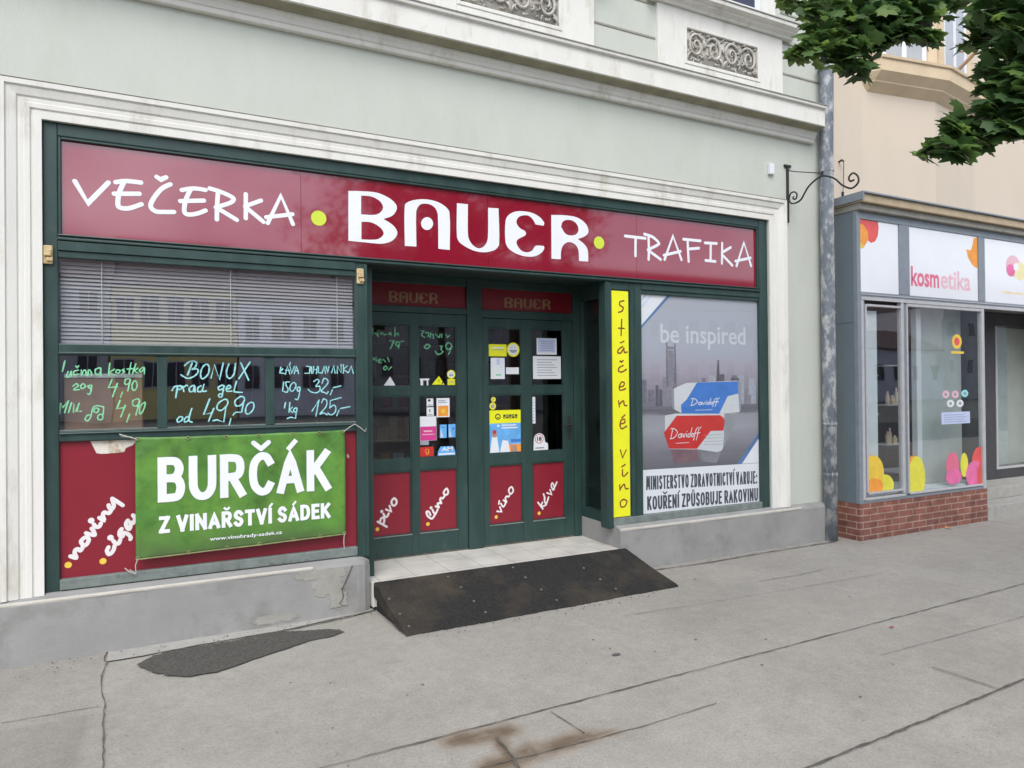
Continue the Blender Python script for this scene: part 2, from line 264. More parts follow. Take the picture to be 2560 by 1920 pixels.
# ---------------------------------------------------------------- mesh helpers
class MB:
    def __init__(s): s.v = []; s.f = []; s.m = []
    def add(s, vs, fs, mi=0):
        o = len(s.v); s.v += [tuple(q) for q in vs]; s.f += [tuple(i + o for i in g) for g in fs]; s.m += [mi] * len(fs); return s
    def box(s, x0, x1, y0, y1, z0, z1, mi=0):
        return s.add([(x0, y0, z0), (x1, y0, z0), (x1, y1, z0), (x0, y1, z0), (x0, y0, z1), (x1, y0, z1), (x1, y1, z1), (x0, y1, z1)],
                     [(0, 1, 5, 4), (1, 2, 6, 5), (2, 3, 7, 6), (3, 0, 4, 7), (4, 5, 6, 7), (3, 2, 1, 0)], mi)
    def prism(s, pts, y0, y1, mi=0):                       # polygon in x,z (counter-clockwise seen from -y)
        n = len(pts); vs = [(x, y0, z) for x, z in pts] + [(x, y1, z) for x, z in pts]
        return s.add(vs, [tuple(range(n)), tuple(range(2 * n - 1, n - 1, -1))] + [(i + n, (i + 1) % n + n, (i + 1) % n, i) for i in range(n)], mi)
    def xprof(s, prof, x0, x1, mi=0):                      # profile in y,z swept along x, with end caps
        n = len(prof); vs = [(x0, y, z) for y, z in prof] + [(x1, y, z) for y, z in prof]
        return s.add(vs, [(i, (i + 1) % n, (i + 1) % n + n, i + n) for i in range(n)] + [tuple(range(n - 1, -1, -1)), tuple(range(n, 2 * n))], mi)
    def poly(s, pts, y, mi=0): return s.add([(x, y, z) for x, z in pts], [tuple(range(len(pts)))], mi)
    def rect(s, x0, x1, z0, z1, y, mi=0): return s.poly([(x0, z0), (x1, z0), (x1, z1), (x0, z1)], y, mi)
    def disc(s, x, z, r, y, mi=0, n=24, rz=None): return s.poly([(x + r * math.cos(6.2832 * i / n), z + (rz or r) * math.sin(6.2832 * i / n)) for i in range(n)], y, mi)
    def tube(s, pts, r, mi=0, n=8, r1=None):
        P = [Vector(q) for q in pts]; k = len(P); vs = []; up = None
        for i, q in enumerate(P):
            d = (P[min(i + 1, k - 1)] - P[max(i - 1, 0)]).normalized()
            a = d.orthogonal().normalized() if up is None else (up - d * up.dot(d)).normalized()
            up = a; b = d.cross(a); rr = r + ((r1 if r1 is not None else r) - r) * i / max(k - 1, 1)
            vs += [q + (a * math.cos(6.2832 * j / n) + b * math.sin(6.2832 * j / n)) * rr for j in range(n)]
        fs = [(i * n + j, i * n + (j + 1) % n, (i + 1) * n + (j + 1) % n, (i + 1) * n + j) for i in range(k - 1) for j in range(n)]
        return s.add(vs, fs + [tuple(range(n - 1, -1, -1)), tuple(range((k - 1) * n, k * n))], mi)
    def build(s, name, mats, parent=None, bevel=0, smooth=False):
        me = bpy.data.meshes.new(name); me.from_pydata(s.v, [], s.f)
        for q in (mats if isinstance(mats, (list, tuple)) else [mats]): me.materials.append(M[q] if isinstance(q, str) else q)
        me.polygons.foreach_set('material_index', s.m); me.update()
        bmx = bmesh.new(); bmx.from_mesh(me); bmesh.ops.recalc_face_normals(bmx, faces=bmx.faces[:]); bmx.to_mesh(me); bmx.free()
        if smooth: me.polygons.foreach_set('use_smooth', [True] * len(me.polygons))
        o = bpy.data.objects.new(name, me); COL.objects.link(o)
        if parent: o.parent = parent; o.matrix_parent_inverse = Matrix.Translation(-Vector(parent_loc(parent)))
        if bevel:
            b = o.modifiers.new('bevel', 'BEVEL'); b.width = bevel; b.segments = 2; b.limit_method = 'ANGLE'; b.angle_limit = R(40)
        return o
def parent_loc(o):
    v = Vector(o.location)
    return v
def tag(o, label=None, cat=None, group=None, kind=None):
    if label: o['label'] = label
    if cat: o['category'] = cat
    if group: o['group'] = group
    if kind: o['kind'] = kind
    return o
def thing(name, label, cat, loc=(0, 0, 0), group=None):
    o = bpy.data.objects.new(name, None); COL.objects.link(o); o.location = loc; o.empty_display_size = .1
    return tag(o, label, cat, group)
def B(name, mats, parent, *boxes, bevel=.004):
    mb = MB()
    for q in boxes: mb.box(*q)
    return mb.build(name, mats, parent, bevel)

# ---- lettering: strokes traced on their own plane (mm), outlines, and type
def smooth_pts(P, closed):
    n = len(P); outp = []
    g = (lambda i: P[i % n]) if closed else (lambda i: P[max(0, min(n - 1, i))])
    for i in range(n if closed else n - 1):
        a, b, c, d = g(i - 1), g(i), g(i + 1), g(i + 2)
        for t in (0, .2, .4, .6, .8):
            q = [.5 * (2 * b[k] + (c[k] - a[k]) * t + (2 * a[k] - 5 * b[k] + 4 * c[k] - d[k]) * t * t + (3 * b[k] - a[k] - 3 * c[k] + d[k]) * t ** 3) for k in (0, 1)]
            outp.append(tuple(q))
    outp.append(P[0] if closed else P[-1])
    return outp
def strokes(mb, L, wdt, y, mi=0, dot=None, jig=0, fn=None, cap='round'):
    k = 0; fn = fn or (lambda X, Z: 0)
    for fl, a in L:
        P = [(a[i] / 1000, a[i + 1] / 1000) for i in range(0, len(a), 2)]
        yy = y - .00012 * (k % 8); k += 1
        if fl == 'd': mb.disc(P[0][0], P[0][1], dot or wdt * .75, yy, mi, 16); continue
        if fl == 's': P = smooth_pts(P, False)
        if fl == 'c': P = smooth_pts(P, True)
        if cap == 'square' and fl != 'c':
            for e_, o_ in ((0, 1), (-1, -2)):
                l_ = math.hypot(P[e_][0] - P[o_][0], P[e_][1] - P[o_][1]) or 1; q_ = wdt / 2 / l_
                P[e_] = (P[e_][0] + (P[e_][0] - P[o_][0]) * q_, P[e_][1] + (P[e_][1] - P[o_][1]) * q_)
            if fl == 'l':
                Q = []
                for i in range(len(P) - 1):
                    m = max(1, int(math.hypot(P[i + 1][0] - P[i][0], P[i + 1][1] - P[i][1]) / .05)); Q += [(P[i][0] + (P[i + 1][0] - P[i][0]) * t / m, P[i][1] + (P[i + 1][1] - P[i][1]) * t / m) for t in range(m)]
                P = Q + [P[-1]]
        r = wdt / 2; n = len(P); Lf = []; Rt = []
        for i in range(n):
            p0, p1 = P[max(i - 1, 0)], P[min(i + 1, n - 1)]
            dx, dz = p1[0] - p0[0], p1[1] - p0[1]; l = math.hypot(dx, dz) or 1e-6; dx /= l; dz /= l
            f = 1.0
            if 0 < i < n - 1:
                ex, ez = P[i][0] - p0[0], P[i][1] - p0[1]; el = math.hypot(ex, ez) or 1e-6
                f = min(1.6, 1 / max(.4, abs(ex / el * dx + ez / el * dz)))
            rr = r * f * (1 + (jig * math.sin(i * 1.3 + k) if jig else 0))
            Lf.append((P[i][0] - dz * rr, P[i][1] + dx * rr)); Rt.append((P[i][0] + dz * rr, P[i][1] - dx * rr))
        vs = []; fs = []
        for i in range(n):
            vs += [(Lf[i][0], yy - .00002 * i + fn(*Lf[i]), Lf[i][1]), (Rt[i][0], yy - .00002 * i + fn(*Rt[i]), Rt[i][1])]
        fs = [(2 * i, 2 * i + 1, 2 * i + 3, 2 * i + 2) for i in range(n - 1)]
        mb.add(vs, fs, mi)
        for e, s_ in ((0, 0), (n - 1, 1)) if cap == 'round' else ():                          # round ends
            p = P[e]; q = P[1] if e == 0 else P[n - 2]; an = math.atan2(p[1] - q[1], p[0] - q[0]); ye = yy - .00002 * e
            mb.add([(p[0], ye, p[1])] + [(p[0] + r * math.cos(an + math.pi * (j / 6 - .5)), ye, p[1] + r * math.sin(an + math.pi * (j / 6 - .5))) for j in range(7)], [(0, j, j + 1) for j in range(1, 7)], mi)
    return mb
def curve_mesh(cu):
    o = bpy.data.objects.new('tmp', cu); COL.objects.link(o); bpy.context.view_layer.update()
    me = o.evaluated_get(bpy.context.evaluated_depsgraph_get()).to_mesh()
    v = [tuple(q.co) for q in me.vertices]; f = [tuple(p.vertices) for p in me.polygons]
    o.to_mesh_clear(); bpy.data.objects.remove(o); bpy.data.curves.remove(cu)
    return v, f
def round_outline(P):
    n = len(P); outp = []
    def turn(i):
        a, b, c = P[i - 1], P[i], P[(i + 1) % n]
        d = math.atan2(c[1] - b[1], c[0] - b[0]) - math.atan2(b[1] - a[1], b[0] - a[0])
        return abs((d + math.pi) % (2 * math.pi) - math.pi)
    sharp = [turn(i) > R(52) for i in range(n)]
    for i in range(n):
        b, c = P[i], P[(i + 1) % n]; a = b if sharp[i] else P[i - 1]; d = c if sharp[(i + 1) % n] else P[(i + 2) % n]
        L = math.hypot(c[0] - b[0], c[1] - b[1])
        t0 = [(c[k] - a[k]) for k in (0, 1)]; t1 = [(d[k] - b[k]) for k in (0, 1)]
        l0 = math.hypot(*t0) or 1; l1 = math.hypot(*t1) or 1; t0 = [q / l0 * L for q in t0]; t1 = [q / l1 * L for q in t1]
        for t in (0, .25, .5, .75):
            h = (2 * t ** 3 - 3 * t * t + 1, t ** 3 - 2 * t * t + t, -2 * t ** 3 + 3 * t * t, t ** 3 - t * t)
            outp.append(tuple(h[0] * b[k] + h[1] * t0[k] + h[2] * c[k] + h[3] * t1[k] for k in (0, 1)))
    return outp
def outline_vf(L):
    cu = bpy.data.curves.new('c', 'CURVE'); cu.dimensions = '2D'; cu.fill_mode = 'BOTH'
    for fl, a in L:
        P = round_outline([(a[i] / 1000, a[i + 1] / 1000) for i in range(0, len(a), 2)])
        sp = cu.splines.new('POLY'); sp.points.add(len(P) - 1); sp.use_cyclic_u = True
        for i, q in enumerate(P): sp.points[i].co = (q[0], q[1], 0, 1)
    return curve_mesh(cu)
def text_vf(body, bold=0.0, space=1.0):
    cu = bpy.data.curves.new('t', 'FONT'); cu.body = body; cu.size = 1; cu.offset = bold; cu.space_character = space; cu.resolution_u = 3
    return curve_mesh(cu)
def put_text(mb, body, x0, x1, z0, z1, y, mi=0, bold=0.0, space=1.0, shear=0, fn=None, rise=0):
    v, f = text_vf(body, bold, space)
    xs = [q[0] for q in v]; zs = [q[1] for q in v]; a, b, c, d = min(xs), max(xs), min(zs), max(zs)
    vs = []
    for q in v:
        u = (q[0] - a) / (b - a); t = (q[1] - c) / (d - c); X = x0 + u * (x1 - x0) + shear * t * (z1 - z0); Z = z0 + t * (z1 - z0) + rise * u
        vs.append((X, (y + fn(X, Z)) if fn else y, Z))
    return mb.add(vs, f, mi)

# narrow bold capitals drawn with strokes (unit box), for the printed lines
CAPS = {'A': (1.0, 'l0 0,.5 1,1 0;l.2 .28,.8 .28'), 'B': (.85, 'l0 0,0 1;s0 1,.35 1,.75 .97,.93 .78,.75 .57,.35 .53,0 .53;s0 .53,.4 .53,.85 .48,1 .27,.85 .04,.4 0,0 0'),
        'C': (.85, 's1 .84,.8 .98,.45 1,.1 .82,0 .5,.1 .18,.45 0,.8 .02,1 .16'), 'D': (.9, 'l0 0,0 1;s0 1,.35 1,.8 .9,1 .5,.8 .1,.35 0,0 0'), 'E': (.65, 'l1 1,0 1;l0 1,0 0;l0 0,1 0;l0 .52,.85 .52'),
        'I': (.0, 'l0 0,0 1'), 'J': (.55, 's1 1,1 .5,.95 .2,.65 0,.25 .02,0 .14'), 'K': (.9, 'l0 0,0 1;l.95 1,.1 .46;l.3 .60,1 0'), 'M': (1.15, 'l0 0,.08 1;l.08 1,.5 .25;l.5 .25,.92 1;l.92 1,1 0'),
        'N': (.95, 'l0 0,0 1;l0 1,1 0;l1 0,1 1'), 'O': (1.0, 'c.5 1,.88 .86,1 .5,.88 .14,.5 0,.12 .14,0 .5,.12 .86'), 'P': (.8, 'l0 0,0 1;s0 1,.4 1,.85 .95,1 .72,.85 .5,.4 .45,0 .45'),
        'R': (.85, 'l0 0,0 1;s0 1,.4 1,.82 .95,.95 .74,.82 .52,.4 .47,0 .47;l.48 .45,1 0'), 'S': (.8, 's.95 .86,.7 1,.3 1,.03 .8,.15 .6,.5 .5,.85 .4,.97 .2,.7 0,.3 0,.03 .13'), 'T': (.8, 'l0 1,1 1;l.5 1,.5 0'),
        'U': (.9, 's0 1,0 .5,.04 .2,.3 .01,.7 .01,.96 .2,1 .5,1 1'), 'V': (.95, 'l0 1,.5 0;l.5 0,1 1'), 'Z': (.8, 'l0 1,1 1;l1 1,0 0;l0 0,1 0'), ':': (.0, 'l0 .02,0 .06;l0 .62,0 .66')}
ACC = {'\u010c': ('C', 'v'), '\u00c1': ('A', '/'), '\u0158': ('R', 'v'), '\u00cd': ('I', '/'), '\u016e': ('U', 'o')}
def put_caps(mb, txt, x0, x1, z0, z1, t, y, fn=None, rise=0, gap=.42, mi=0):
    it = [(ACC.get(ch, (ch, ''))) for ch in txt]; n = len(it)
    fixed = sum((t if ch != ' ' else 0) for ch, _ in it) + gap * t * (n - 1); k = ((x1 - x0) - fixed) / sum((CAPS[ch][0] if ch != ' ' else .42) for ch, _ in it)
    x = x0; h = z1 - z0
    for ch, ac in it:
        if ch == ' ': x += k * .42 + gap * t; continue
        wd = CAPS[ch][0] * k; zb = z0 + rise * (x - x0) / (x1 - x0); L = []
        f = lambda u, v: (x + t / 2 + u * wd, zb + t * .44 + v * (h - t * .88))
        for st in CAPS[ch][1].split(';'):
            L.append((st[0], [1000 * q for pr in st[1:].split(',') for q in f(*[float(g) for g in pr.split()])]))
        mx_ = x + t / 2 + wd / 2; zt = zb + h
        if ac == '/': L.append(('l', [1000 * q for q in (mx_ - .02 * h, zt + .09 * h, mx_ + .11 * h, zt + .24 * h)]))
        if ac == 'v': L += [('l', [1000 * q for q in (mx_ - .17 * h, zt + .25 * h, mx_, zt + .10 * h)]), ('l', [1000 * q for q in (mx_, zt + .10 * h, mx_ + .17 * h, zt + .25 * h)])]
        if ac == 'o': L.append(('c', [1000 * q for j in range(8) for q in (mx_ + .09 * h * math.cos(j * .7854), zt + .16 * h + .09 * h * math.sin(j * .7854))]))
        main = [s_ for s_ in L]
        na = {'': 0, '/': 1, 'v': 2, 'o': 1}[ac]
        strokes(mb, main[:len(main) - na], t, y, mi, fn=fn, cap='square')
        if na: strokes(mb, main[-na:], t * (.62 if ac != 'o' else .4), y - .001, mi, fn=fn, cap='square' if ac == '/' else 'round')
        x += wd + t + gap * t

def word_groups(L, gap):
    # strokes that stand close together belong to one written word
    bx = [(min(s[1][0::2]) / 1000, max(s[1][0::2]) / 1000, min(s[1][1::2]) / 1000, max(s[1][1::2]) / 1000) for s in L]; par = list(range(len(L)))
    def fd(i):
        while par[i] != i: i = par[i]
        return i
    for i in range(len(L)):
        for j in range(i):
            p, q = bx[i], bx[j]
            if max(0, p[0] - q[1], q[0] - p[1]) < gap and max(0, p[2] - q[3], q[2] - p[3]) < gap * .4: par[fd(i)] = fd(j)
    g = {}
    for i, s in enumerate(L): g.setdefault(fd(i), []).append(s)
    return list(g.values())

T={'vecerka':[('l',[-546,3180,-471,3040,-351,3194]),('s',[-307,3203,-241,3219,-154,3219]),('s',[-260,3205,-285,3137,-295,3071,-286,3032,-229,3031,-152,3068]),('l',[-317,3122,-164,3140]),('l',[-56,3272,-30,3256,3,3276]),('s',[30,3230,-27,3190,-80,3110,-94,3056,-61,3027,-8,3029,52,3035]),('s',[103,3198,182,3219,258,3217]),('s',[158,3205,133,3142,119,3080,123,3035,160,3028,215,3045,257,3068]),('l',[93,3118,247,3139]),('l',[342,3216,334,3096,333,3011]),('s',[286,3232,356,3217,427,3191,448,3170,420,3140,327,3099]),('l',[327,3099,469,3021]),('l',[532,3219,531,3039]),('l',[639,3184,528,3129]),('l',[528,3125,656,3024]),('l',[686,3019,782,3236,869,3029]),('l',[675,3062,866,3105])],'trafika':[('l',[3970,3219,4212,3218]),('l',[4094,3214,4090,3036]),('l',[4252,3234,4254,3106,4249,3013]),('s',[4201,3259,4300,3239,4372,3193,4364,3167,4242,3108]),('l',[4242,3105,4398,3024]),('l',[4447,3027,4557,3272,4663,3040]),('l',[4439,3069,4651,3125]),('l',[4691,3251,4914,3254]),('l',[4746,3252,4749,3146,4756,3031]),('l',[4753,3157,4895,3178]),('l',[4975,3239,5134,3246]),('l',[5054,3239,5047,3062]),('l',[4981,3058,5113,3057]),('l',[5210,3256,5203,3043]),('l',[5328,3221,5204,3156]),('l',[5204,3136,5348,3033]),('l',[5408,3031,5518,3289,5618,3046]),('l',[5394,3081,5610,3132])],'bauer_B':[('o',[1295,3335,1395,3345,1527,3348,1632,3314,1686,3268,1688,3225,1651,3174,1578,3141,1650,3103,1689,3059,1690,3021,1649,2970,1571,2940,1457,2937,1292,2939]),('o',[1397,3310,1479,3312,1546,3285,1574,3246,1569,3212,1535,3178,1487,3164,1395,3159]),('o',[1398,3101,1477,3103,1544,3074,1577,3035,1572,3006,1533,2974,1486,2964,1396,2959])],'bauer_A':[('o',[1756,2937,1759,3271,1789,3303,1859,3330,1940,3342,2033,3335,2115,3301,2152,3255,2152,2936,2049,2937,2047,3220,2032,3267,1996,3297,1945,3306,1899,3296,1869,3264,1856,3219,1856,2940])],'bauer_dot':[('o',[1951,3194,1988,3183,2004,3145,1987,3105,1950,3086,1914,3098,1898,3135,1915,3175])],'bauer_U':[('o',[2221,3342,2323,3343,2320,3099,2331,3040,2368,2993,2417,2972,2461,2986,2494,3024,2509,3076,2514,3334,2615,3340,2617,3025,2589,2981,2544,2958,2477,2942,2389,2945,2303,2973,2239,3012,2218,3060])],'bauer_E':[('o',[3068,3231,3075,3258,3033,3302,2950,3335,2856,3340,2775,3327,2711,3289,2682,3235,2680,3050,2708,2996,2782,2956,2875,2938,2969,2945,3041,2982,3072,3026,3066,3047,2982,3040,2946,2995,2899,2976,2846,2982,2806,3015,2789,3055,2801,3081,2842,3106,2877,3125,2887,3146,2872,3166,2831,3182,2797,3215,2791,3246,2815,3284,2867,3305,2914,3305,2955,3278,2985,3234])],'bauer_R':[('o',[3148,3337,3290,3349,3428,3342,3516,3297,3548,3245,3541,3201,3489,3164,3432,3143,3501,3100,3539,3049,3544,2940,3442,2938,3437,3035,3412,3081,3362,3104,3312,3100,3268,3064,3249,3014,3245,2939,3147,2937]),('o',[3251,3239,3270,3288,3333,3311,3402,3296,3439,3246,3426,3196,3369,3169,3300,3179])],'noviny':[('s',[-583,665,-551,650,-559,681,-554,703,-540,708,-528,696,-516,710,-510,730]),('c',[-510,730,-522,755,-510,774,-490,783,-478,764,-487,738,-502,726]),('s',[-493,810,-469,799,-444,792,-449,816,-460,838]),('s',[-448,864,-434,845,-416,847,-407,867]),('s',[-416,906,-389,886,-395,917,-389,939,-374,936,-359,932,-347,948,-344,965]),('s',[-361,987,-353,962,-338,961,-330,984,-337,1016,-339,1030]),('l',[-339,1030,-310,1007,-277,978]),('d',[-463,891])],'cigarety':[('s',[-363,700,-372,677,-363,653,-348,657,-333,679,-327,706]),('s',[-336,742,-321,723,-303,719,-293,744]),('d',[-351,764]),('s',[-284,817,-296,800,-296,773,-281,764,-272,788]),('s',[-272,791,-247,778,-231,755,-232,741]),('s',[-247,872,-258,849,-250,820,-238,812,-230,836,-229,857]),('s',[-229,857,-216,849,-204,872]),('s',[-216,905,-201,886,-188,906])],'dots_l':[('d',[-596,608]),('d',[-396,609])],'pivo':[('l',[1668,582,1751,528]),('s',[1689,579,1700,606,1722,613,1729,589,1722,561]),('s',[1721,647,1737,618,1755,620,1770,646]),('d',[1706,669]),('l',[1746,683,1792,661,1778,713]),('c',[1819,777,1796,750,1804,721,1822,711,1841,729,1841,757])],'limo':[('s',[2165,595,2150,626,2127,628,2134,594,2161,568,2184,564,2212,598]),('s',[2185,641,2200,610,2216,605,2235,640]),('d',[2171,661]),('s',[2216,672,2247,658,2236,688,2244,699,2271,696,2260,727,2268,745,2287,739,2311,771]),('c',[2324,827,2296,794,2307,771,2331,773,2341,798])],'vino':[('l',[2845,569,2892,561,2874,609]),('l',[2868,668,2864,639]),('s',[2886,641,2908,609,2925,619,2938,647]),('s',[2913,672,2946,650,2934,685,2946,706,2967,700,2979,711]),('c',[3001,794,2972,767,2984,729,3005,731,3021,759])],'kava':[('l',[3295,618,3349,549]),('s',[3347,613,3329,581,3355,575,3390,587]),('s',[3369,653,3373,619,3390,598,3417,661]),('l',[3359,696,3374,653]),('l',[3400,704,3453,685,3434,732]),('c',[3463,799,3449,769,3471,729,3485,755]),('s',[3480,744,3498,773,3514,803])],'dots_d':[('d',[1665,515]),('d',[2139,515]),('d',[2834,515]),('d',[3307,509])],'strip':[('s',[3927,2587,3882,2574,3881,2541,3918,2522,3905,2488,3864,2473]),('l',[3900,2407,3890,2253]),('l',[3862,2322,3927,2321]),('l',[3922,2197,3881,2182]),('s',[3909,2146,3868,2125,3847,2091,3883,2085,3921,2133]),('s',[3921,2133,3928,2092,3961,2096]),('l',[3874,2008,3890,1998,3911,2012]),('s',[3910,1965,3865,1944,3857,1911,3897,1904,3947,1928]),('s',[3867,1757,3912,1770,3921,1800,3888,1804,3863,1757,3879,1727,3936,1743]),('l',[3853,1628,3861,1569]),('s',[3861,1593,3908,1627,3920,1585,3950,1581]),('l',[3927,1491,3889,1464]),('s',[3871,1406,3922,1418,3918,1449,3880,1440,3867,1392,3888,1360,3943,1383]),('l',[3868,1157,3893,1082,3936,1153]),('l',[3921,1015,3883,996]),('s',[3891,968,3890,913,3916,908,3950,937]),('l',[3856,825,3859,773]),('s',[3859,783,3906,828,3923,786,3956,783]),('c',[3900,683,3862,659,3870,616,3912,616,3938,659])],'pane1':[('l',[-608,1970,-621,1905,-622,1898]),('s',[-590,1898,-599,1866,-588,1862,-571,1901,-574,1866]),('s',[-532,1908,-557,1898,-555,1875,-532,1882]),('l',[-546,1934,-538,1925,-529,1936]),('s',[-515,1908,-513,1872,-504,1902,-490,1905,-487,1872]),('s',[-476,1872,-473,1908,-459,1898,-456,1872]),('c',[-405,1922,-433,1912,-431,1882,-408,1885]),('l',[-402,1922,-402,1869]),('l',[-349,1956,-356,1889,-353,1869]),('l',[-321,1915,-353,1892,-316,1872]),('c',[-307,1909,-313,1892,-295,1889,-289,1906]),('s',[-263,1916,-275,1906,-260,1899,-275,1885]),('l',[-221,1960,-234,1885]),('l',[-245,1916,-213,1919]),('l',[-192,1953,-213,1885]),('l',[-180,1923,-204,1902,-180,1889]),('c',[-153,1926,-171,1906,-159,1896,-141,1923]),('l',[-139,1923,-141,1882]),('s',[-563,1800,-544,1816,-533,1803,-558,1777,-527,1777]),('c',[-505,1816,-519,1800,-510,1783,-491,1799]),('c',[-460,1806,-477,1799,-465,1786,-455,1803]),('s',[-454,1803,-466,1746,-480,1750]),('l',[-336,1845,-357,1788,-304,1795]),('l',[-304,1818,-334,1725]),('l',[-274,1757,-287,1721]),('c',[-228,1845,-254,1845,-260,1815,-237,1814]),('l',[-226,1841,-243,1764]),('c',[-201,1835,-216,1804,-210,1770,-193,1777,-185,1814]),('l',[-639,1619,-633,1690,-622,1657,-589,1705,-611,1624]),('l',[-572,1689,-589,1624]),('l',[-561,1626,-558,1685,-550,1629,-528,1685]),('l',[-528,1685,-542,1629,-517,1632]),('c',[-478,1605,-495,1579,-481,1565,-461,1594]),('s',[-461,1598,-446,1657,-418,1666,-386,1656]),('c',[-435,1650,-443,1627,-424,1620,-415,1643]),('c',[-398,1609,-421,1597,-415,1570,-392,1579]),('l',[-386,1656,-389,1606]),('l',[-289,1701,-308,1644,-261,1650]),('l',[-258,1666,-285,1586]),('l',[-232,1605,-250,1551]),('c',[-181,1709,-211,1696,-211,1665,-187,1661,-172,1692]),('l',[-172,1688,-194,1597]),('c',[-145,1681,-169,1654,-170,1603,-149,1627,-136,1678])],'pane2':[('l',[163,1962,132,1875]),('s',[114,1942,139,1966,169,1976,191,1963,184,1935,163,1915,193,1919,201,1898,178,1868,138,1851,111,1861,89,1876]),('c',[256,1953,231,1932,218,1892,221,1854,239,1851,268,1885,274,1933]),('l',[286,1854,309,1950,343,1840,369,1964]),('s',[407,1957,391,1906,394,1864,413,1850,439,1878,449,1930,452,1961]),('l',[488,1965,542,1836]),('l',[553,1972,474,1847]),('s',[32,1765,47,1791,68,1798]),('l',[68,1798,55,1714]),('s',[68,1794,89,1797,92,1777,68,1771]),('l',[101,1794,107,1757]),('s',[104,1784,122,1801,131,1797]),('c',[162,1797,143,1780,146,1757,168,1760,174,1797]),('l',[177,1797,180,1753]),('s',[220,1797,199,1783,199,1756,220,1756]),('s',[239,1807,229,1759,254,1759]),('c',[355,1799,333,1782,342,1765,364,1775,374,1795]),('s',[371,1789,364,1747,355,1713,336,1720,342,1737,361,1734]),('s',[390,1771,416,1781,412,1799,393,1788,390,1757,425,1757]),('s',[458,1829,441,1760,451,1750,496,1746]),('c',[79,1577,63,1557,69,1540,93,1553,97,1573]),('c',[124,1575,109,1556,115,1539,136,1551,139,1572]),('s',[158,1635,139,1568,142,1545,160,1537]),('l',[276,1701,235,1589,291,1601]),('l',[303,1632,268,1541]),('c',[373,1696,332,1666,325,1628,354,1617,392,1654,396,1688]),('l',[386,1647,369,1531,325,1549,297,1543]),('l',[417,1553,404,1502]),('c',[483,1715,447,1684,453,1649,486,1652,512,1690,505,1711]),('l',[505,1669,492,1600,450,1601,433,1581]),('c',[558,1672,528,1648,518,1603,537,1585,570,1616,577,1657])],'pane3':[('l',[772,1934,764,1891,802,1885]),('l',[786,1921,774,1908]),('l',[805,1881,818,1941,837,1881]),('l',[805,1911,834,1911]),('l',[841,1971,834,1951]),('l',[837,1941,850,1888,872,1941]),('l',[869,1885,885,1941,901,1885]),('l',[875,1908,898,1908]),('l',[960,1942,989,1938,982,1888,949,1888]),('l',[999,1938,998,1888]),('l',[1015,1942,1008,1888]),('l',[1010,1915,1038,1918]),('l',[1041,1942,1034,1885]),('l',[1051,1942,1048,1892,1067,1892]),('l',[1077,1888,1094,1942,1104,1888]),('l',[1108,1942,1121,1892,1131,1942]),('l',[1151,1892,1168,1949,1178,1888]),('l',[1194,1888,1195,1946,1225,1892,1225,1957]),('l',[1243,1957,1242,1888]),('l',[1273,1947,1242,1919,1276,1895]),('l',[1283,1892,1304,1947,1321,1888]),('l',[792,1822,782,1753]),('s',[833,1822,808,1819,811,1789,823,1769,814,1743,792,1750]),('c',[859,1815,839,1792,839,1756,861,1755,881,1788,875,1812]),('c',[910,1782,890,1775,893,1752,910,1758]),('s',[910,1782,906,1732,893,1689,874,1692]),('s',[1014,1824,1041,1841,1054,1824,1030,1787,1057,1787,1060,1757,1033,1737,994,1744,971,1764]),('s',[1077,1811,1094,1848,1120,1834,1117,1804,1070,1750,1093,1740,1113,1729,1123,1746]),('l',[1156,1759,1139,1719]),('l',[1163,1776,1224,1789]),('l',[804,1667,794,1624]),('l',[835,1667,828,1591]),('l',[854,1630,832,1610,854,1587]),('c',[886,1622,864,1616,867,1593,883,1596]),('l',[886,1622,876,1543,844,1554,815,1545]),('l',[999,1597,1053,1683,1028,1556]),('s',[1072,1659,1089,1689,1112,1672,1105,1628,1058,1572,1085,1581,1115,1563]),('l',[1223,1697,1139,1675,1135,1617]),('s',[1135,1617,1165,1640,1182,1616,1172,1579,1141,1563,1118,1580]),('l',[1206,1599,1188,1555]),('l',[1219,1612,1291,1624])],'doorw1':[('l',[1639,2303,1635,2248]),('s',[1658,2261,1674,2250,1682,2261,1686,2230]),('s',[1710,2254,1726,2263,1741,2247,1761,2252]),('s',[1781,2252,1802,2265,1805,2245]),('l',[1842,2313,1842,2238]),('s',[1854,2254,1870,2266,1874,2243]),('l',[1793,2194,1833,2199,1800,2124]),('c',[1869,2188,1849,2172,1861,2149,1885,2173]),('l',[1885,2173,1873,2129]),('l',[1898,2192,1922,2193]),('l',[1629,2009,1633,2048,1649,2021,1664,2044,1668,2010]),('s',[1684,2017,1708,2029,1688,2002,1715,1998]),('s',[1724,2018,1736,2026,1751,2006]),('l',[1772,2042,1787,2007]),('c',[1751,1967,1735,1948,1747,1932,1767,1952]),('l',[1807,1960,1779,1933])],'doorw2':[('l',[2089,2292,2118,2297,2092,2253,2126,2233]),('s',[2135,2278,2164,2274,2155,2242]),('l',[2185,2275,2176,2231]),('l',[2206,2264,2210,2227]),('s',[2232,2264,2266,2237,2275,2265]),('l',[2292,2266,2292,2237]),('s',[2335,2263,2348,2239,2370,2260]),('c',[2150,2170,2121,2145,2146,2130,2176,2154]),('s',[2226,2107,2247,2079,2264,2083]),('l',[2274,2156,2295,2157,2282,2124,2303,2104,2273,2079]),('c',[2360,2190,2330,2157,2355,2125,2391,2158]),('l',[2391,2154,2359,2081])]}
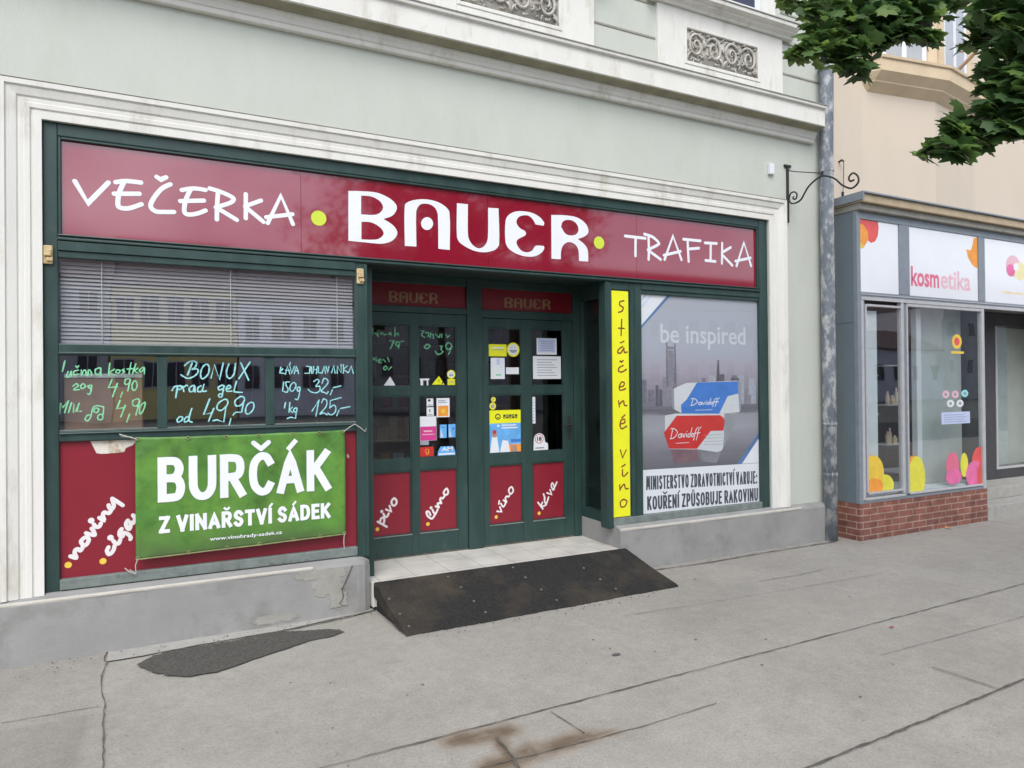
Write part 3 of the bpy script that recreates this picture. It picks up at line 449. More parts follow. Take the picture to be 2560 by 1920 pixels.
G={'j':[(9,[440,-2174,656,-2170,1424,-2157,2448,-2142,4203,-2106,6609,-2053]),(6,[1168,-2512,1315,-2515,1723,-2531,2143,-2544,2670,-2527]),(4,[4073,-2500,4893,-2519,5682,-2519]),(16,[2270,-3216,2604,-3194,3108,-3181,3802,-3156,4484,-3122]),(4,[3086,-1102,3664,-1154,4409,-1200,5864,-1267]),(7,[4691,-910,5117,-936,5487,-919]),(6,[1825,-2186,1847,-2327,1858,-2467]),(7,[4178,-2770,4197,-2925,4207,-3150]),(14,[1450,-2298,1446,-2402,1441,-2497,1419,-2614]),(12,[9261,-258,9274,-443,9243,-898]),(17,[4127,-174,4684,-210,5465,-179,6610,-183]),(7,[-362,-12,-376,-235,-351,-285,-370,-503,-352,-767,-320,-916,-310,-1167,-256,-1946]),(6,[-358,-267,-152,-265,141,-232,447,-218,716,-210,1011,-148,1440,-77]),(15,[553,-213,771,-212,1006,-175,1219,-149,1479,-53])],'light':[(8,[-796,-940,-584,-947,-347,-961])],'patch':[(0,[-183,-414,-88,-298,73,-243,239,-258,412,-256,533,-222,657,-207,894,-293,1037,-345,1106,-386,1116,-454,1043,-495,855,-512,675,-600,486,-672,372,-741,265,-777,114,-772,-4,-695,-94,-587])],'strip':[(0,[-358,-62,-4,-46,750,32,1456,-19,1435,-96,1011,-148,716,-210,447,-218,141,-232,-152,-265,-358,-267])],'stain':[(60,[1266,-2218,1364,-2234,1471,-2254,1529,-2248]),(55,[1317,-2509,1448,-2516,1633,-2498,1845,-2487]),(30,[1845,-2487,2001,-2514]),(30,[1450,-2280,1441,-2496]),(50,[1441,-2496,1571,-2465])],'spot':[(22,[2600,-1697]),(8,[855,-1259]),(7,[645,-1143]),(14,[4237,-590]),(8,[5496,-1488]),(9,[5701,-1052]),(6,[3772,-1901]),(5,[457,-1293])]}

GZ = .02
# ================================================================ ground
def pavement():
    xs = [-60, -30, -14, -8, -5, -3] + [-2.2 + .04 * i for i in range(int(13.2 / .04))] + [11.5, 14, 20, 35, 60]
    ys = [-8] + [-6, -4.6] + [-3.9 + .04 * i for i in range(98)] + [.2, .95]
    v = [(x, y, GZ + (.0015 * math.sin(x * 2.1 + y) + .001 * math.sin(3.3 * y - x) if -2.2 < x < 11 and -3.9 < y < -.3 else 0)) for y in ys for x in xs]
    nx = len(xs); f = [(j * nx + i, j * nx + i + 1, (j + 1) * nx + i + 1, (j + 1) * nx + i) for j in range(len(ys) - 1) for i in range(nx - 1)]
    me = bpy.data.meshes.new('pavement'); me.from_pydata(v, [], f); me.materials.append(M['pave'])
    st = me.attributes.new('stain', 'FLOAT', 'POINT'); zo = me.attributes.new('zone', 'FLOAT', 'POINT')
    segs = []
    for wd, a in G['stain']:
        P = [(a[i] / 1000, a[i + 1] / 1000) for i in range(0, len(a), 2)]
        segs += [(wd / 1000, P[i], P[i + 1]) for i in range(len(P) - 1)]
    sv = []; zv = []
    for x, y, z in v:
        s = 0
        if -1 < x < 4 and -4 < y < -1.2:
            for wd, a, b in segs:
                dx, dy = b[0] - a[0], b[1] - a[1]; t = max(0, min(1, ((x - a[0]) * dx + (y - a[1]) * dy) / (dx * dx + dy * dy)))
                d = math.hypot(x - a[0] - t * dx, y - a[1] - t * dy); s = max(s, math.exp(-(d / (wd * 1.55)) ** 2))
        # grime along the foot of the wall
        if -2 < x < 7 and -.6 < y < -.05: s = max(s, .20 * math.exp(-((y + .1) / .07) ** 2))
        sv.append(s); zv.append(1.0 if (x < -.37 and y < -1.02 - .0 * x) else (.35 if x < -.37 else 0))
    st.data.foreach_set('value', sv); zo.data.foreach_set('value', zv)
    o = bpy.data.objects.new('pavement', me); COL.objects.link(o); tag(o, kind='structure')
    mb = MB(); ms = MB(); k = 0
    for key, mbx in (('j', mb), ('light', ms)):
        for wd, a in G[key]:
            P = [(a[i] / 1000, a[i + 1] / 1000) for i in range(0, len(a), 2)]; Q = []
            for i in range(len(P) - 1):
                L = math.hypot(P[i + 1][0] - P[i][0], P[i + 1][1] - P[i][1]); m = max(2, int(L / .06))
                Q += [(P[i][0] + (P[i + 1][0] - P[i][0]) * t / m, P[i][1] + (P[i + 1][1] - P[i][1]) * t / m) for t in range(m)]
            Q.append(P[-1]); vs = []; k += 1
            for i, q in enumerate(Q):
                p0, p1 = Q[max(i - 1, 0)], Q[min(i + 1, len(Q) - 1)]; l = math.hypot(p1[0] - p0[0], p1[1] - p0[1]) or 1
                nx_, ny_ = -(p1[1] - p0[1]) / l, (p1[0] - p0[0]) / l
                h = wd / 2000 * random.uniform(.45, 1.35); e = random.uniform(-.004, .004)
                vs += [(q[0] + nx_ * (h + e), q[1] + ny_ * (h + e), GZ + .0078 + k * .00008), (q[0] - nx_ * (h - e), q[1] - ny_ * (h - e), GZ + .0078 + k * .00008)]
            mbx.add(vs, [(2 * i, 2 * i + 1, 2 * i + 3, 2 * i + 2) for i in range(len(Q) - 1)])
    mb.build('joint', 'joint', o); ms.build('seam', 'joint_soft', o)
    def blob(key, nm, mat, z, jit):
        a = G[key][0][1]; P = [(a[i] / 1000, a[i + 1] / 1000) for i in range(0, len(a), 2)]; Q = []; n = len(P)
        for i in range(n):
            b = P[(i + 1) % n]; m = max(1, int(math.hypot(b[0] - P[i][0], b[1] - P[i][1]) / .025))
            Q += [(P[i][0] + (b[0] - P[i][0]) * t / m + random.gauss(0, jit), P[i][1] + (b[1] - P[i][1]) * t / m + random.gauss(0, jit), z) for t in range(m)]
        MB().add(Q, [tuple(range(len(Q)))]).build(nm, mat, o)
    blob('patch', 'tar_patch', 'tar', GZ + .009, .004); blob('strip', 'concrete_strip', 'concrete', GZ + .0065, .003)
    sp = MB()
    L = [(a[0] / 1000, a[1] / 1000, wd / 1000) for wd, a in G['spot']] + [(random.uniform(-.2, 6.5), random.uniform(-3.2, -.9), random.uniform(.004, .011)) for _ in range(26)]
    for x, y, r in L:
        sp.add([(x + r * (1.5 if r > .012 else 1) * random.uniform(.7, 1.2) * math.cos(t * .5236), y + r * random.uniform(.6, 1.1) * math.sin(t * .5236), GZ + .0042) for t in range(12)], [tuple(range(12))])
    sp.build('gum_spot', 'gum', o)
    return o
pavement()
tag(B('kerb', 'kerb', None, (-60, 60, -8.3, -8.004, -.14, GZ + .006), bevel=.015), kind='structure')
mb = MB(); mb.add([(-400, -400, -.12), (400, -400, -.12), (400, 400, -.12), (-400, 400, -.12)], [(0, 1, 2, 3)]); tag(mb.build('ground', 'ground_far'), kind='structure')
mb = MB(); mb.add([(-90, -17, -.11), (90, -17, -.11), (90, -8.25, -.11), (-90, -8.25, -.11)], [(0, 1, 2, 3)]); tag(mb.build('road', 'asphalt'), kind='structure')

# ================================================================ green town house
house = thing('townhouse', 'pale green plastered house with white mouldings that holds the red shop sign', 'building', (2.8, 0, 0))
XR = 6.74
mb = MB()                                                  # wall with the shop opening left free
for q in ((-9, -.725, 0, .35, 0, 4.52), (5.825, XR, 0, .35, 0, 4.52), (-.725, 5.825, 0, .35, 3.55, 4.52), (-9, XR, .004, .35, 4.52, 11)): mb.box(*q)
wall = mb.build('wall', 'plaster', house)
B('rear_wall', 'dark_room', house, (-9, XR, 8, 8.2, 0, 11), (-9, -8.8, .36, 7.99, 0, 11), (XR - .2, XR, .36, 7.99, 0, 11), bevel=0)
mb = MB()                                                  # horizontal joints of the upper storey
for x0, x1 in ((3.60, 4.325), (6.05, XR)):
    for z in (5.185, 5.52, 5.85): B('groove', 'stucco_top', wall, (x0, x1, -.003, .006, z, z + .018), bevel=0)
# plinth: left length with a worn, rounded end, right length with the return
def plinth(x0, x1, worn):
    prof = [(.10, 0), (-.08, 0), (-.082, .40), (-.07, .425), (.0, .445), (.10, .45)]
    n = int((x1 - x0) / .05); vs = []; m = len(prof)
    for i in range(n + 1):
        x = x0 + (x1 - x0) * i / n; d = 0
        if worn and x > x1 - .13: d = 1 - math.sqrt(max(0, 1 - ((x - x1 + .13) / .13) ** 2))
        for j, (y, z) in enumerate(prof):
            w1 = .0035 * math.sin(7 * x + z * 9) * (1 if 0 < j < 4 else 0)
            vs.append((x, y + w1 + (d * .06 if 0 < j < 4 else 0), z - (d * .04 if j > 1 else 0)))
    fs = [(i * m + j, i * m + j + 1, (i + 1) * m + j + 1, (i + 1) * m + j) for i in range(n) for j in range(m - 1)]
    fs += [tuple(range(m)), tuple(range(n * m + m - 1, n * m - 1, -1))]
    o = MB().add(vs, fs).build('plinth', 'plinth', house)
    tp = MB(); k = int((x1 - x0) / .08)
    for i in range(k):
        a = x0 + (x1 - x0) * i / k; b = x0 + (x1 - x0) * (i + 1) / k
        if worn and b > x1 - .1: continue
    return o
pl = plinth(-6, 1.425, True)
B('plinth_edge', 'plinth_top', pl, (-6, .98, -.0855, -.066, .400, .4275), bevel=.010)
def ragged(mbx, x0, x1, z0, z1, y, n=30, seed=1, mi=0):
    rr = random.Random(seed); P = []
    for i in range(n):
        t = 6.2832 * i / n; q = 1 + rr.uniform(-.22, .22); c, s_ = math.cos(t), math.sin(t); k = max(abs(c), abs(s_)) ** .7
        P.append(((x0 + x1) / 2 + (x1 - x0) / 2 * c / k * q, (z0 + z1) / 2 + (z1 - z0) / 2 * s_ / k * q))
    mbx.prism(P, y, y + .006, mi)
mb = MB(); ragged(mb, .86, 1.22, .33, .405, -.0862, 34, 3); ragged(mb, .98, 1.20, .20, .35, -.0858, 34, 4); ragged(mb, 1.10, 1.23, .10, .22, -.0856, 30, 9); ragged(mb, .55, .85, .05, .11, -.0856, 30, 12); mb.build('worn_patch', 'plinth_worn', pl)
mb = MB(); mb.tube([(1.27, -.087, .40), (1.24, -.0885, .33), (1.21, -.0880, .27), (1.19, -.0885, .23), (1.20, -.0880, .17), (1.17, -.0885, .12)], .0045, n=5); mb.build('crack', 'joint', pl)
pr = plinth(3.785, XR, False)
B('plinth_edge', 'plinth_top', pr, (3.79, 6.2, -.0865, -.066, .398, .4275), bevel=.010)
B('plinth_return', 'plinth', pr, (3.79, 4.0, .101, .69, 0, .44), bevel=.004)
# moulded surround of the shop opening
prof = [(0, -.004), (0, -.022), (.050, -.024), (.053, -.0175), (.058, -.0175), (.064, -.030), (.092, -.032), (.096, -.029), (.118, -.031), (.122, -.026), (.128, -.026), (.136, -.038), (.178, -.050), (.182, -.046), (.188, -.046), (.194, -.062), (.226, -.064), (.229, -.002)]
x0, x1, zt, zb = -.722, 5.822, 3.548, .437
vs = []; m = len(prof)
for cx, cz, sx, sz in ((x0, zb, -1, 0), (x0, zt, -1, 1), (x1, zt, 1, 1), (x1, zb, 1, 0)):
    vs += [(cx + sx * d, y, cz + sz * d) for d, y in prof]
fs = [(i * m + j, i * m + j + 1, (i + 1) * m + j + 1, (i + 1) * m + j) for i in range(3) for j in range(m - 1)]
sur = MB().add(vs, fs + [tuple(range(m)), tuple(range(4 * m - 1, 3 * m - 1, -1))]).build('surround', 'stucco', house)
mb = MB(); mb.xprof([(-.066, 0), (-.066, .004), (-.002, .012), (-.002, 0)], x0 - .229, x1 + .229); o = mb.build('weathered_edge', 'stucco_top', sur)
for q in o.data.vertices: q.co.z += zt + .2295
# string course
mb = MB()
mb.xprof([(.003, 4.472), (-.045, 4.472), (-.05, 4.480), (-.054, 4.505), (-.066, 4.512), (-.074, 4.540), (-.092, 4.560), (-.096, 4.590), (-.188, 4.606), (-.195, 4.612), (-.195, 4.790), (-.222, 4.798), (-.226, 4.822), (.003, 4.858)], -9, 6.50)
co = mb.build('string_course', 'stucco', house)
mb = MB(); mb.xprof([(-.232, 4.8235), (-.232, 4.832), (.002, 4.874), (.002, 4.8605)], -9, 6.515); mb.build('cover_strip', 'stucco_top', co)
mb = MB(); mb.xprof([(-.0975, 4.577), (-.0975, 4.5885), (-.189, 4.604), (-.189, 4.600)], -9, 6.50); mb.build('soffit', 'soffit_olive', co)  # underside of the fascia in a darker olive than the stucco
# window aprons with relief panels on the upper storey
def relief(mbx, x0, x1, z0, z1, y):
    # acanthus scrolls: spirals and leaves raised from the ground of the panel
    n = 4; wd = (x1 - x0) / n; h = z1 - z0
    for i in range(n):
        s = 1 if i % 2 == 0 else -1; cx = x0 + (i + .5) * wd; cz = z0 + h * .53
        pts = []
        for t in range(30):
            a = t / 29 * 10.5; r = (wd * .44) * (1 - t / 33)
            pts.append((cx + s * r * math.cos(a + .6), y - .012 - .0004 * t, cz + h * .42 / (wd * .44) * r * math.sin(a + .6) * .98))
        mbx.tube(pts, .016, n=6, r1=.010)
        for k in range(7):
            a = k * .9 + i; r = wd * .46; px = cx + s * r * math.cos(a); pz = cz + h * .42 * math.sin(a)
            px = max(x0 + .02, min(x1 - .02, px)); pz = max(z0 + .02, min(z1 - .02, pz))
            mbx.tube([(px, y - .006, pz), (px + .03 * math.cos(a + 1.2), y - .022, pz + .03 * math.sin(a + 1.2)), (px + .055 * math.cos(a + 1.9), y - .008, pz + .05 * math.sin(a + 1.9))], .014, n=5, r1=.004)
        mbx.tube([(cx - s * wd * .5, y - .008, z0 + .01), (cx - s * wd * .42, y - .02, z0 + h * .22), (cx - s * wd * .2, y - .012, z0 + h * .36)], .017, n=6, r1=.006)
    rq = random.Random(int(x0 * 100))
    for _ in range(46):
        px, pz = rq.uniform(x0 + .02, x1 - .02), rq.uniform(z0 + .02, z1 - .02); a = rq.uniform(0, 6.28); l = rq.uniform(.02, .045)
        mbx.tube([(px, y - .001, pz), (px + l * math.cos(a), y - .016, pz + l * math.sin(a)), (px + 1.7 * l * math.cos(a + .6), y - .003, pz + 1.7 * l * math.sin(a + .6))], .011, n=5, r1=.004)
    mbx.box(x0, x1, y, y + .008, z0, z1)
def apron(x0, x1, a0, a1):
    z0, z1 = 5.005, 5.405
    mb = MB()
    for q in ((x0, a0, -.03, .02, 4.852, 5.55), (a1, x1, -.03, .02, 4.852, 5.55), (a0, a1, -.03, .02, 4.852, z0), (a0, a1, -.03, .02, z1, 5.55)): mb.box(*q)
    o = mb.build('window_apron', 'stucco', house, .004)
    mb = MB()
    for q in ((a0, a0 + .035, -.037, .01, z0 - .0, z1), (a1 - .035, a1, -.037, .01, z0, z1), (a0 + .035, a1 - .035, -.037, .01, z0, z0 + .035), (a0 + .035, a1 - .035, -.037, .01, z1 - .035, z1)): mb.box(*q)
    mb.build('panel_frame', 'stucco', o, .006)
    mb = MB(); relief(mb, a0 + .04, a1 - .04, z0 + .04, z1 - .04, -.008); mb.build('relief_panel', 'ornament', o, smooth=True)
    mb = MB(); mb.xprof([(.01, 5.552), (-.06, 5.552), (-.07, 5.575), (-.11, 5.59), (-.115, 5.61), (-.165, 5.625), (-.17, 5.66), (.01, 5.70)], x0 - .12, x1 + .13); s = mb.build('window_sill', 'stucco', house)
    mb = MB(); mb.xprof([(-.178, 5.6625), (-.178, 5.672), (.005, 5.716), (.005, 5.703)], x0 - .13, x1 + .14); mb.build('cover_strip', 'stucco_top', s)
    wn = B('window', 'paper', house, ((x0 + x1) / 2 - .051, (x0 + x1) / 2 + .051, -.016, .003, 5.735, 7.6), bevel=.004)
    for q in ((x0 + .1, x0 + .3), (x1 - .3, x1 - .1)): B('jamb', 'stucco', wn, (*q, -.03, .003, 5.72, 7.6), bevel=.004)
    B('frame', 'paper', wn, (x0 + .3, x0 + .38, -.012, .003, 5.73, 7.6), (x1 - .38, x1 - .3, -.012, .003, 5.73, 7.6), ((x0 + x1) / 2 - .05, (x0 + x1) / 2 + .05, -.012, .003, 5.73, 7.6), (x0 + .38, (x0 + x1) / 2 - .05, -.012, .003, 5.73, 5.81), ((x0 + x1) / 2 + .05, x1 - .38, -.012, .003, 5.73, 5.81))
    B('pane', 'win_dark', wn, (x0 + .381, x1 - .381, -.002, .0035, 5.811, 7.6), bevel=0)
apron(4.335, 6.045, 4.665, 5.705)
apron(1.88, 3.59, 2.205, 3.24)
# shop interior
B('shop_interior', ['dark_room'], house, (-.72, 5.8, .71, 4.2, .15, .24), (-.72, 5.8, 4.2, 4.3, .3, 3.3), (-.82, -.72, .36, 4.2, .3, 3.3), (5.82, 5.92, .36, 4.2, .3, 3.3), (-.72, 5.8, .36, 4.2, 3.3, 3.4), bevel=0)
mb = MB(); mb.box(1.43, 3.84, -.078, .70, .05, .24); mb.build('entrance_step', 'tile', house, .004)
tag(B('wall_box', 'paper', None, (5.83, 5.90, -.035, .0, 4.045, 4.165), bevel=.006), 'small pale box fixed high on the green wall above the right end of the moulding', 'box')

# ================================================================ timber shop front
sf = thing('shopfront', 'dark green timber shop front with windows and a recessed double door', 'shop front', (2.5, 0, .4))
F = [(-.722, -.640, .012, .12, .437, 3.55), (5.700, 5.822, .012, .12, .437, 3.55),              # jambs
     (-.640, 5.700, .014, .12, 3.462, 3.55),                                                    # head
     (-.640, 5.700, .010, .12, 2.762, 2.812),                                                   # beam
     (1.336, 1.428, .006, .12, .437, 2.762), (3.705, 3.775, .006, .12, .42, 2.762), (4.000, 4.135, .016, .12, .437, 2.762)]
B('frame', 'green', sf, *F, bevel=.006)
B('moulding', 'green', sf, (-.640, 5.700, -.012, .0095, 2.768, 2.784), (-.640, 5.700, -.006, .0095, 2.797, 2.806), (-.640, -.622, .02, .05, 2.812, 3.462), (5.682, 5.700, .02, .05, 2.812, 3.462), (-.622, 5.682, .02, .05, 3.444, 3.462),
  (-.640, 1.336, -.004, .05, 2.700, 2.762), (-.640, 1.336, .010, .05, 2.655, 2.699), (3.775, 4.0, .020, .05, 2.69, 2.762), (4.135, 5.70, .010, .05, 2.705, 2.762), (4.135, 5.70, .022, .05, 2.668, 2.704), (3.715, 3.728, -.002, .0055, .44, 2.76), (4.05, 4.062, .008, .0155, .45, 2.76), (1.404, 1.428, -.002, .0055, .44, 2.755), bevel=.004)
B('rail', 'green', sf, (-.640, 1.336, .012, .07, 2.005, 2.082), (-.640, 1.336, .010, .07, 1.432, 1.500), (-.062, .002, .014, .07, 1.500, 2.005), (.658, .722, .014, .07, 1.500, 2.005), (-.640, 1.336, -.002, .0118, 2.012, 2.028), (-.640, 1.336, -.004, .0098, 1.478, 1.49), bevel=.005)
B('sill', 'green_worn', sf, (-.640, 1.336, -.004, .08, .452, .522), bevel=.006); B('sill', 'green_worn', sf, (3.775, 5.70, .0, .08, .445, .512), bevel=.006)
# left window
MB().rect(-.640, 1.336, 2.082, 2.655, .036).build('window_pane', 'glass', sf)
tb = MB(); tb.box(-.640, -.195, .040, .05, .522, 1.432); tb.box(-.1945, 1.336, .040, .05, .522, 1.432)
rp = tb.build('lower_panel', 'red_panel', sf, .001)
mb = MB(); strokes(mb, T['noviny'], .026, .0385); mb.build('lettering', 'white_paint', rp)
mb = MB(); strokes(mb, T['cigarety'], .026, .0385); mb.build('lettering', 'white_paint', rp)
for fl, a in T['dots_l']: mb = MB(); mb.disc(a[0] / 1000, a[1] / 1000, .021, .0383); mb.build('dot', 'yellow_warm', rp)
mb = MB(); mb.poly([(-.465, 1.428), (-.43, 1.345), (-.40, 1.338), (-.30, 1.341), (-.265, 1.345), (-.255, 1.372), (-.215, 1.388), (-.185, 1.428)], .037); mb.build('torn_paper', 'torn', rp); mb = MB(); mb.poly([(1.262, 1.235), (1.272, 1.255), (1.283, 1.228), (1.276, 1.215)], .0372); mb.build('torn_paper', 'plinth_top', rp)
for nm, a, b in (('pane1', -.640, -.062), ('pane2', .002, .658), ('pane3', .722, 1.336)):
    g = MB().rect(a, b, 1.500, 2.005, .040).build('window_pane', 'glass', sf)
    for wd_ in word_groups(T[nm], .020):                      # one piece per written word
        mb = MB(); strokes(mb, wd_, .0085 if nm != 'pane2' else .010, .0385, jig=.18); mb.build('handwriting', 'chalk_green' if nm == 'pane1' else 'chalk_cyan', g)
    B('glazing_bead', 'green_worn', g, (a, b, .016, .034, 1.5005, 1.508), bevel=.002)
# awning brackets of brass at the window head
for x, z in ((-.694, 2.665), (1.372, 2.655)):
    k = 1 if x > 0 else -1
    br = B('awning_bracket', 'brass', sf, (x - .028, x + .028, -.012, .005, z - .062, z + .062), bevel=.008)
    B('latch', 'brass', br, (x - .020, x + .022, -.034, -.0125, z - .012, z + .03), (x - .008, x + .03, -.026, -.0125, z - .045, z - .018), bevel=.006)
# entrance recess
B('recess_lining', 'green', sf, (1.428, 1.50, .121, .70, .241, 2.80), (1.428, 3.87, .121, .70, 2.80, 2.86), (3.795, 3.87, .121, .17, .44, 2.80), (3.795, 3.87, .575, .70, .44, 2.80), (3.795, 3.87, .17, .575, .44, .54), (3.795, 3.87, .17, .575, 2.64, 2.80), bevel=.004)
B('recess_pane', 'glass_door', sf, (3.83, 3.836, .171, .574, .541, 2.639), bevel=0)
B('side_panel', 'green', sf, (3.775, 4.0, .030, .05, .445, 2.69), bevel=0)
DY = .60
B('door_frame', 'green', sf, (2.535, 2.688, DY - .02, .70, .241, 2.80), (3.712, 3.794, DY - .012, .70, .241, 2.80), (1.501, 2.535, DY - .012, .70, 2.455, 2.512), (2.688, 3.712, DY - .012, .70, 2.435, 2.512), (1.501, 2.535, DY - .012, .70, 2.718, 2.80), (2.688, 3.712, DY - .012, .70, 2.718, 2.80), bevel=.005)
def bauer(mbx, x0, x1, z0, z1, y):
    V = []; Fc = []
    for k in ('B', 'A', 'dot', 'U', 'E', 'R'):
        v, f = outline_vf(T['bauer_' + k]); o = len(V); V += v; Fc += [tuple(i + o for i in g) for g in f]
    xs = [q[0] for q in V]; zs = [q[1] for q in V]; a, b, c, d = min(xs), max(xs), min(zs), max(zs)
    mbx.add([(x0 + (q[0] - a) / (b - a) * (x1 - x0), y, z0 + (q[1] - c) / (d - c) * (z1 - z0)) for q in V], Fc)
for a, b, l0, l1 in ((1.501, 2.535, 1.79, 2.255), (2.688, 3.712, 2.945, 3.46)):
    t = B('transom_sign', 'red_dark', sf, (a, b, DY + .02, DY + .03, 2.512, 2.718), bevel=0)
    mb = MB(); bauer(mb, l0, l1, 2.545, 2.645, DY + .0185); mb.build('lettering', 'gold', t)
def door(x0, x1, cols, zt, right):
    d = MB(); xs = [x0] + [q for c in cols for q in c] + [x1]; y0, y1 = DY, DY + .05; rows = ((.44, 1.018), (1.122, 1.698), (1.778, 2.345))
    for i in range(0, len(xs), 2): d.box(xs[i], xs[i + 1], y0, y1, .255, zt)
    for c in cols:
        for a, b in ((.255, rows[0][0]), (rows[0][1], rows[1][0]), (rows[1][1], rows[2][0]), (rows[2][1], zt)): d.box(c[0], c[1], y0 + .0015, y1, a, b)
    o = d.build('door', 'green', sf, .004)
    mb = MB()
    for c in cols:
        for r in rows:
            mb.box(c[0], c[1], y0 + .006, y0 + .03, r[0], r[0] + .012); mb.box(c[0], c[1], y0 + .006, y0 + .03, r[1] - .012, r[1]); mb.box(c[0], c[0] + .012, y0 + .006, y0 + .03, r[0] + .012, r[1] - .012); mb.box(c[1] - .012, c[1], y0 + .006, y0 + .03, r[0] + .012, r[1] - .012)
    mb.build('glazing_bead', 'green', o, .003)
    pans = []
    for c in cols:
        for r in rows[1:]: pans.append(MB().rect(c[0] + .012, c[1] - .012, r[0] + .012, r[1] - .012, DY + .022).build('pane', 'glass_door', o))
        pans.append(MB().rect(c[0] + .012, c[1] - .012, rows[0][0] + .012, rows[0][1] - .012, DY + .0205).build('lower_panel', 'red_panel', o))
        B('weather_bar', 'green_worn', o, (c[0], c[1], y0 - .006, y0 + .001, .435, .446), bevel=.002)
    return o, pans
dl, pL = door(1.505, 2.533, ((1.60, 1.983), (2.053, 2.433)), 2.452, False)
dr, pR = door(2.690, 3.710, ((2.755, 3.122), (3.225, 3.600)), 2.432, True)
def lettered(keys, o, mat, wdt, y):
    for k in keys: mb = MB(); strokes(mb, T[k], wdt, y); mb.build('lettering', mat, o)
lettered(('pivo', 'limo'), dl, 'white_paint', .019, DY + .019); lettered(('vino', 'kava'), dr, 'white_paint', .017, DY + .019)
for i, (fl, a) in enumerate(T['dots_d']): mb = MB(); mb.disc(a[0] / 1000, a[1] / 1000, .017, DY + .0188); mb.build('dot', 'yellow_warm', dl if i < 2 else dr)
for k in ('doorw1', 'doorw2'):
    for wd_ in word_groups(T[k], .03): mb = MB(); strokes(mb, wd_, .012, DY + .0205); mb.build('handwriting', 'chalk_dim', dl)
mb = MB(); mb.box(3.640, 3.675, DY - .008, DY, 1.24, 1.47); mb.tube([(3.657, DY - .01, 1.38), (3.657, DY - .05, 1.38), (3.60, DY - .055, 1.38), (3.56, DY - .05, 1.378)], .009); mb.disc(3.657, 1.29, .012, DY - .009); mb.build('handle', 'iron', dr, .002)
B('threshold_seal', 'joint', dl, (1.505, 2.533, DY + .002, DY + .04, .2405, .254), (2.690, 3.710, DY + .002, DY + .04, .2405, .254), bevel=0)

# ================================================================ red sign
sg = thing('shop_sign', 'long glossy red fascia sign with white lettering over the green shop front', 'sign', (2.5, .05, 2.82))
for a, b in ((-.622, .928), (.931, 2.509), (2.512, 4.104), (4.107, 5.682)): MB().box(a, b, .046, .062, 2.812, 3.444).build('panel', 'red_gloss', sg)
mb = MB(); strokes(mb, T['vecerka'], .031, .0445); mb.build('lettering', 'white_vinyl', sg)
for k in ('B', 'A', 'dot', 'U', 'E', 'R'):
    v, f = outline_vf(T['bauer_' + k]); MB().add([(q[0], .0445, q[1]) for q in v], f).build('letter', 'white_vinyl', sg)
mb = MB(); strokes(mb, T['trafika'], .029, .0445); mb.build('lettering', 'white_vinyl', sg)
for x, z in ((1.063, 3.095), (3.668, 3.128)):
    mb = MB(); mb.disc(x, z, .0585, .0445, n=40); mb.build('dot', 'yellow_dot', sg)

# ================================================================ things on and behind the glass
bl = thing('venetian_blind', 'lowered grey venetian blind behind the wide upper left window', 'blind', (.35, .08, 2.65))
mb = MB()
for i in range(21):
    z = 2.630 - i * .0262
    mb.add([(-.635, .078, z - .0125), (1.33, .078, z - .0125), (1.33, .0845, z + .001), (-.635, .0845, z + .001), (-.635, .093, z + .0115), (1.33, .093, z + .0115)], [(0, 1, 2, 3), (3, 2, 5, 4)])
mb.build('slats', 'slat', bl)
for x in (-.395, .425, 1.205): mb = MB(); mb.tube([(x, .071, 2.645), (x, .071, 2.09)], .0035, n=6); mb.build('ladder_cord', 'cord', bl)
B('bottom_rail', 'slat', bl, (-.635, 1.33, .078, .098, 2.084, 2.098), bevel=.002)
bx = thing('cardboard_box', 'brown cardboard box standing behind the price pane with the green handwriting', 'box', (-.39, .2, 1.5))
B('carton', 'cardboard', bx, (-.62, -.155, .10, .42, 1.44, 1.855), bevel=.004); B('flap', 'paper', bx, (-.62, -.155, .094, .30, 1.857, 1.885), bevel=.002)
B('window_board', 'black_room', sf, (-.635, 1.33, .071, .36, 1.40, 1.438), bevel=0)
def shelf(x0, x1, y0, lab, seed):
    rr = random.Random(seed); s = thing('shelf_unit', lab, 'shelf', ((x0 + x1) / 2, y0, .346))
    B('case', 'shelf', s, (x0, x0 + .03, y0, y0 + .35, .346, 2.3), (x1 - .03, x1, y0, y0 + .35, .346, 2.3), (x0 + .03, x1 - .03, y0 + .33, y0 + .35, .346, 2.3), bevel=0)
    for k in range(6):
        z = .45 + k * .36; B('board', 'shelf', s, (x0 + .031, x1 - .031, y0, y0 + .329, z, z + .025), bevel=0)
        mb = MB(); x = x0 + .06
        while x < x1 - .15:
            wd = rr.uniform(.05, .13); h = rr.uniform(.12, .29); mb.box(x, x + wd, y0 + .02, y0 + .22, z + .0255, z + h, rr.randrange(6)); x += wd + rr.uniform(.004, .03)
        mb.build('goods', ['cardboard', 'grey_print', 'red_dark', 'shelf', 'green_worn', 'dark_room'], s)
shelf(1.45, 2.55, 2.0, 'brown shelf of groceries seen dimly through the door by the banner', 3)
shelf(2.75, 3.9, 2.4, 'brown shelf of groceries seen dimly through the door by the yellow strip', 5)
shelf(.1, 1.35, 1.6, 'brown shelf of groceries seen dimly behind the handwritten price panes', 8)
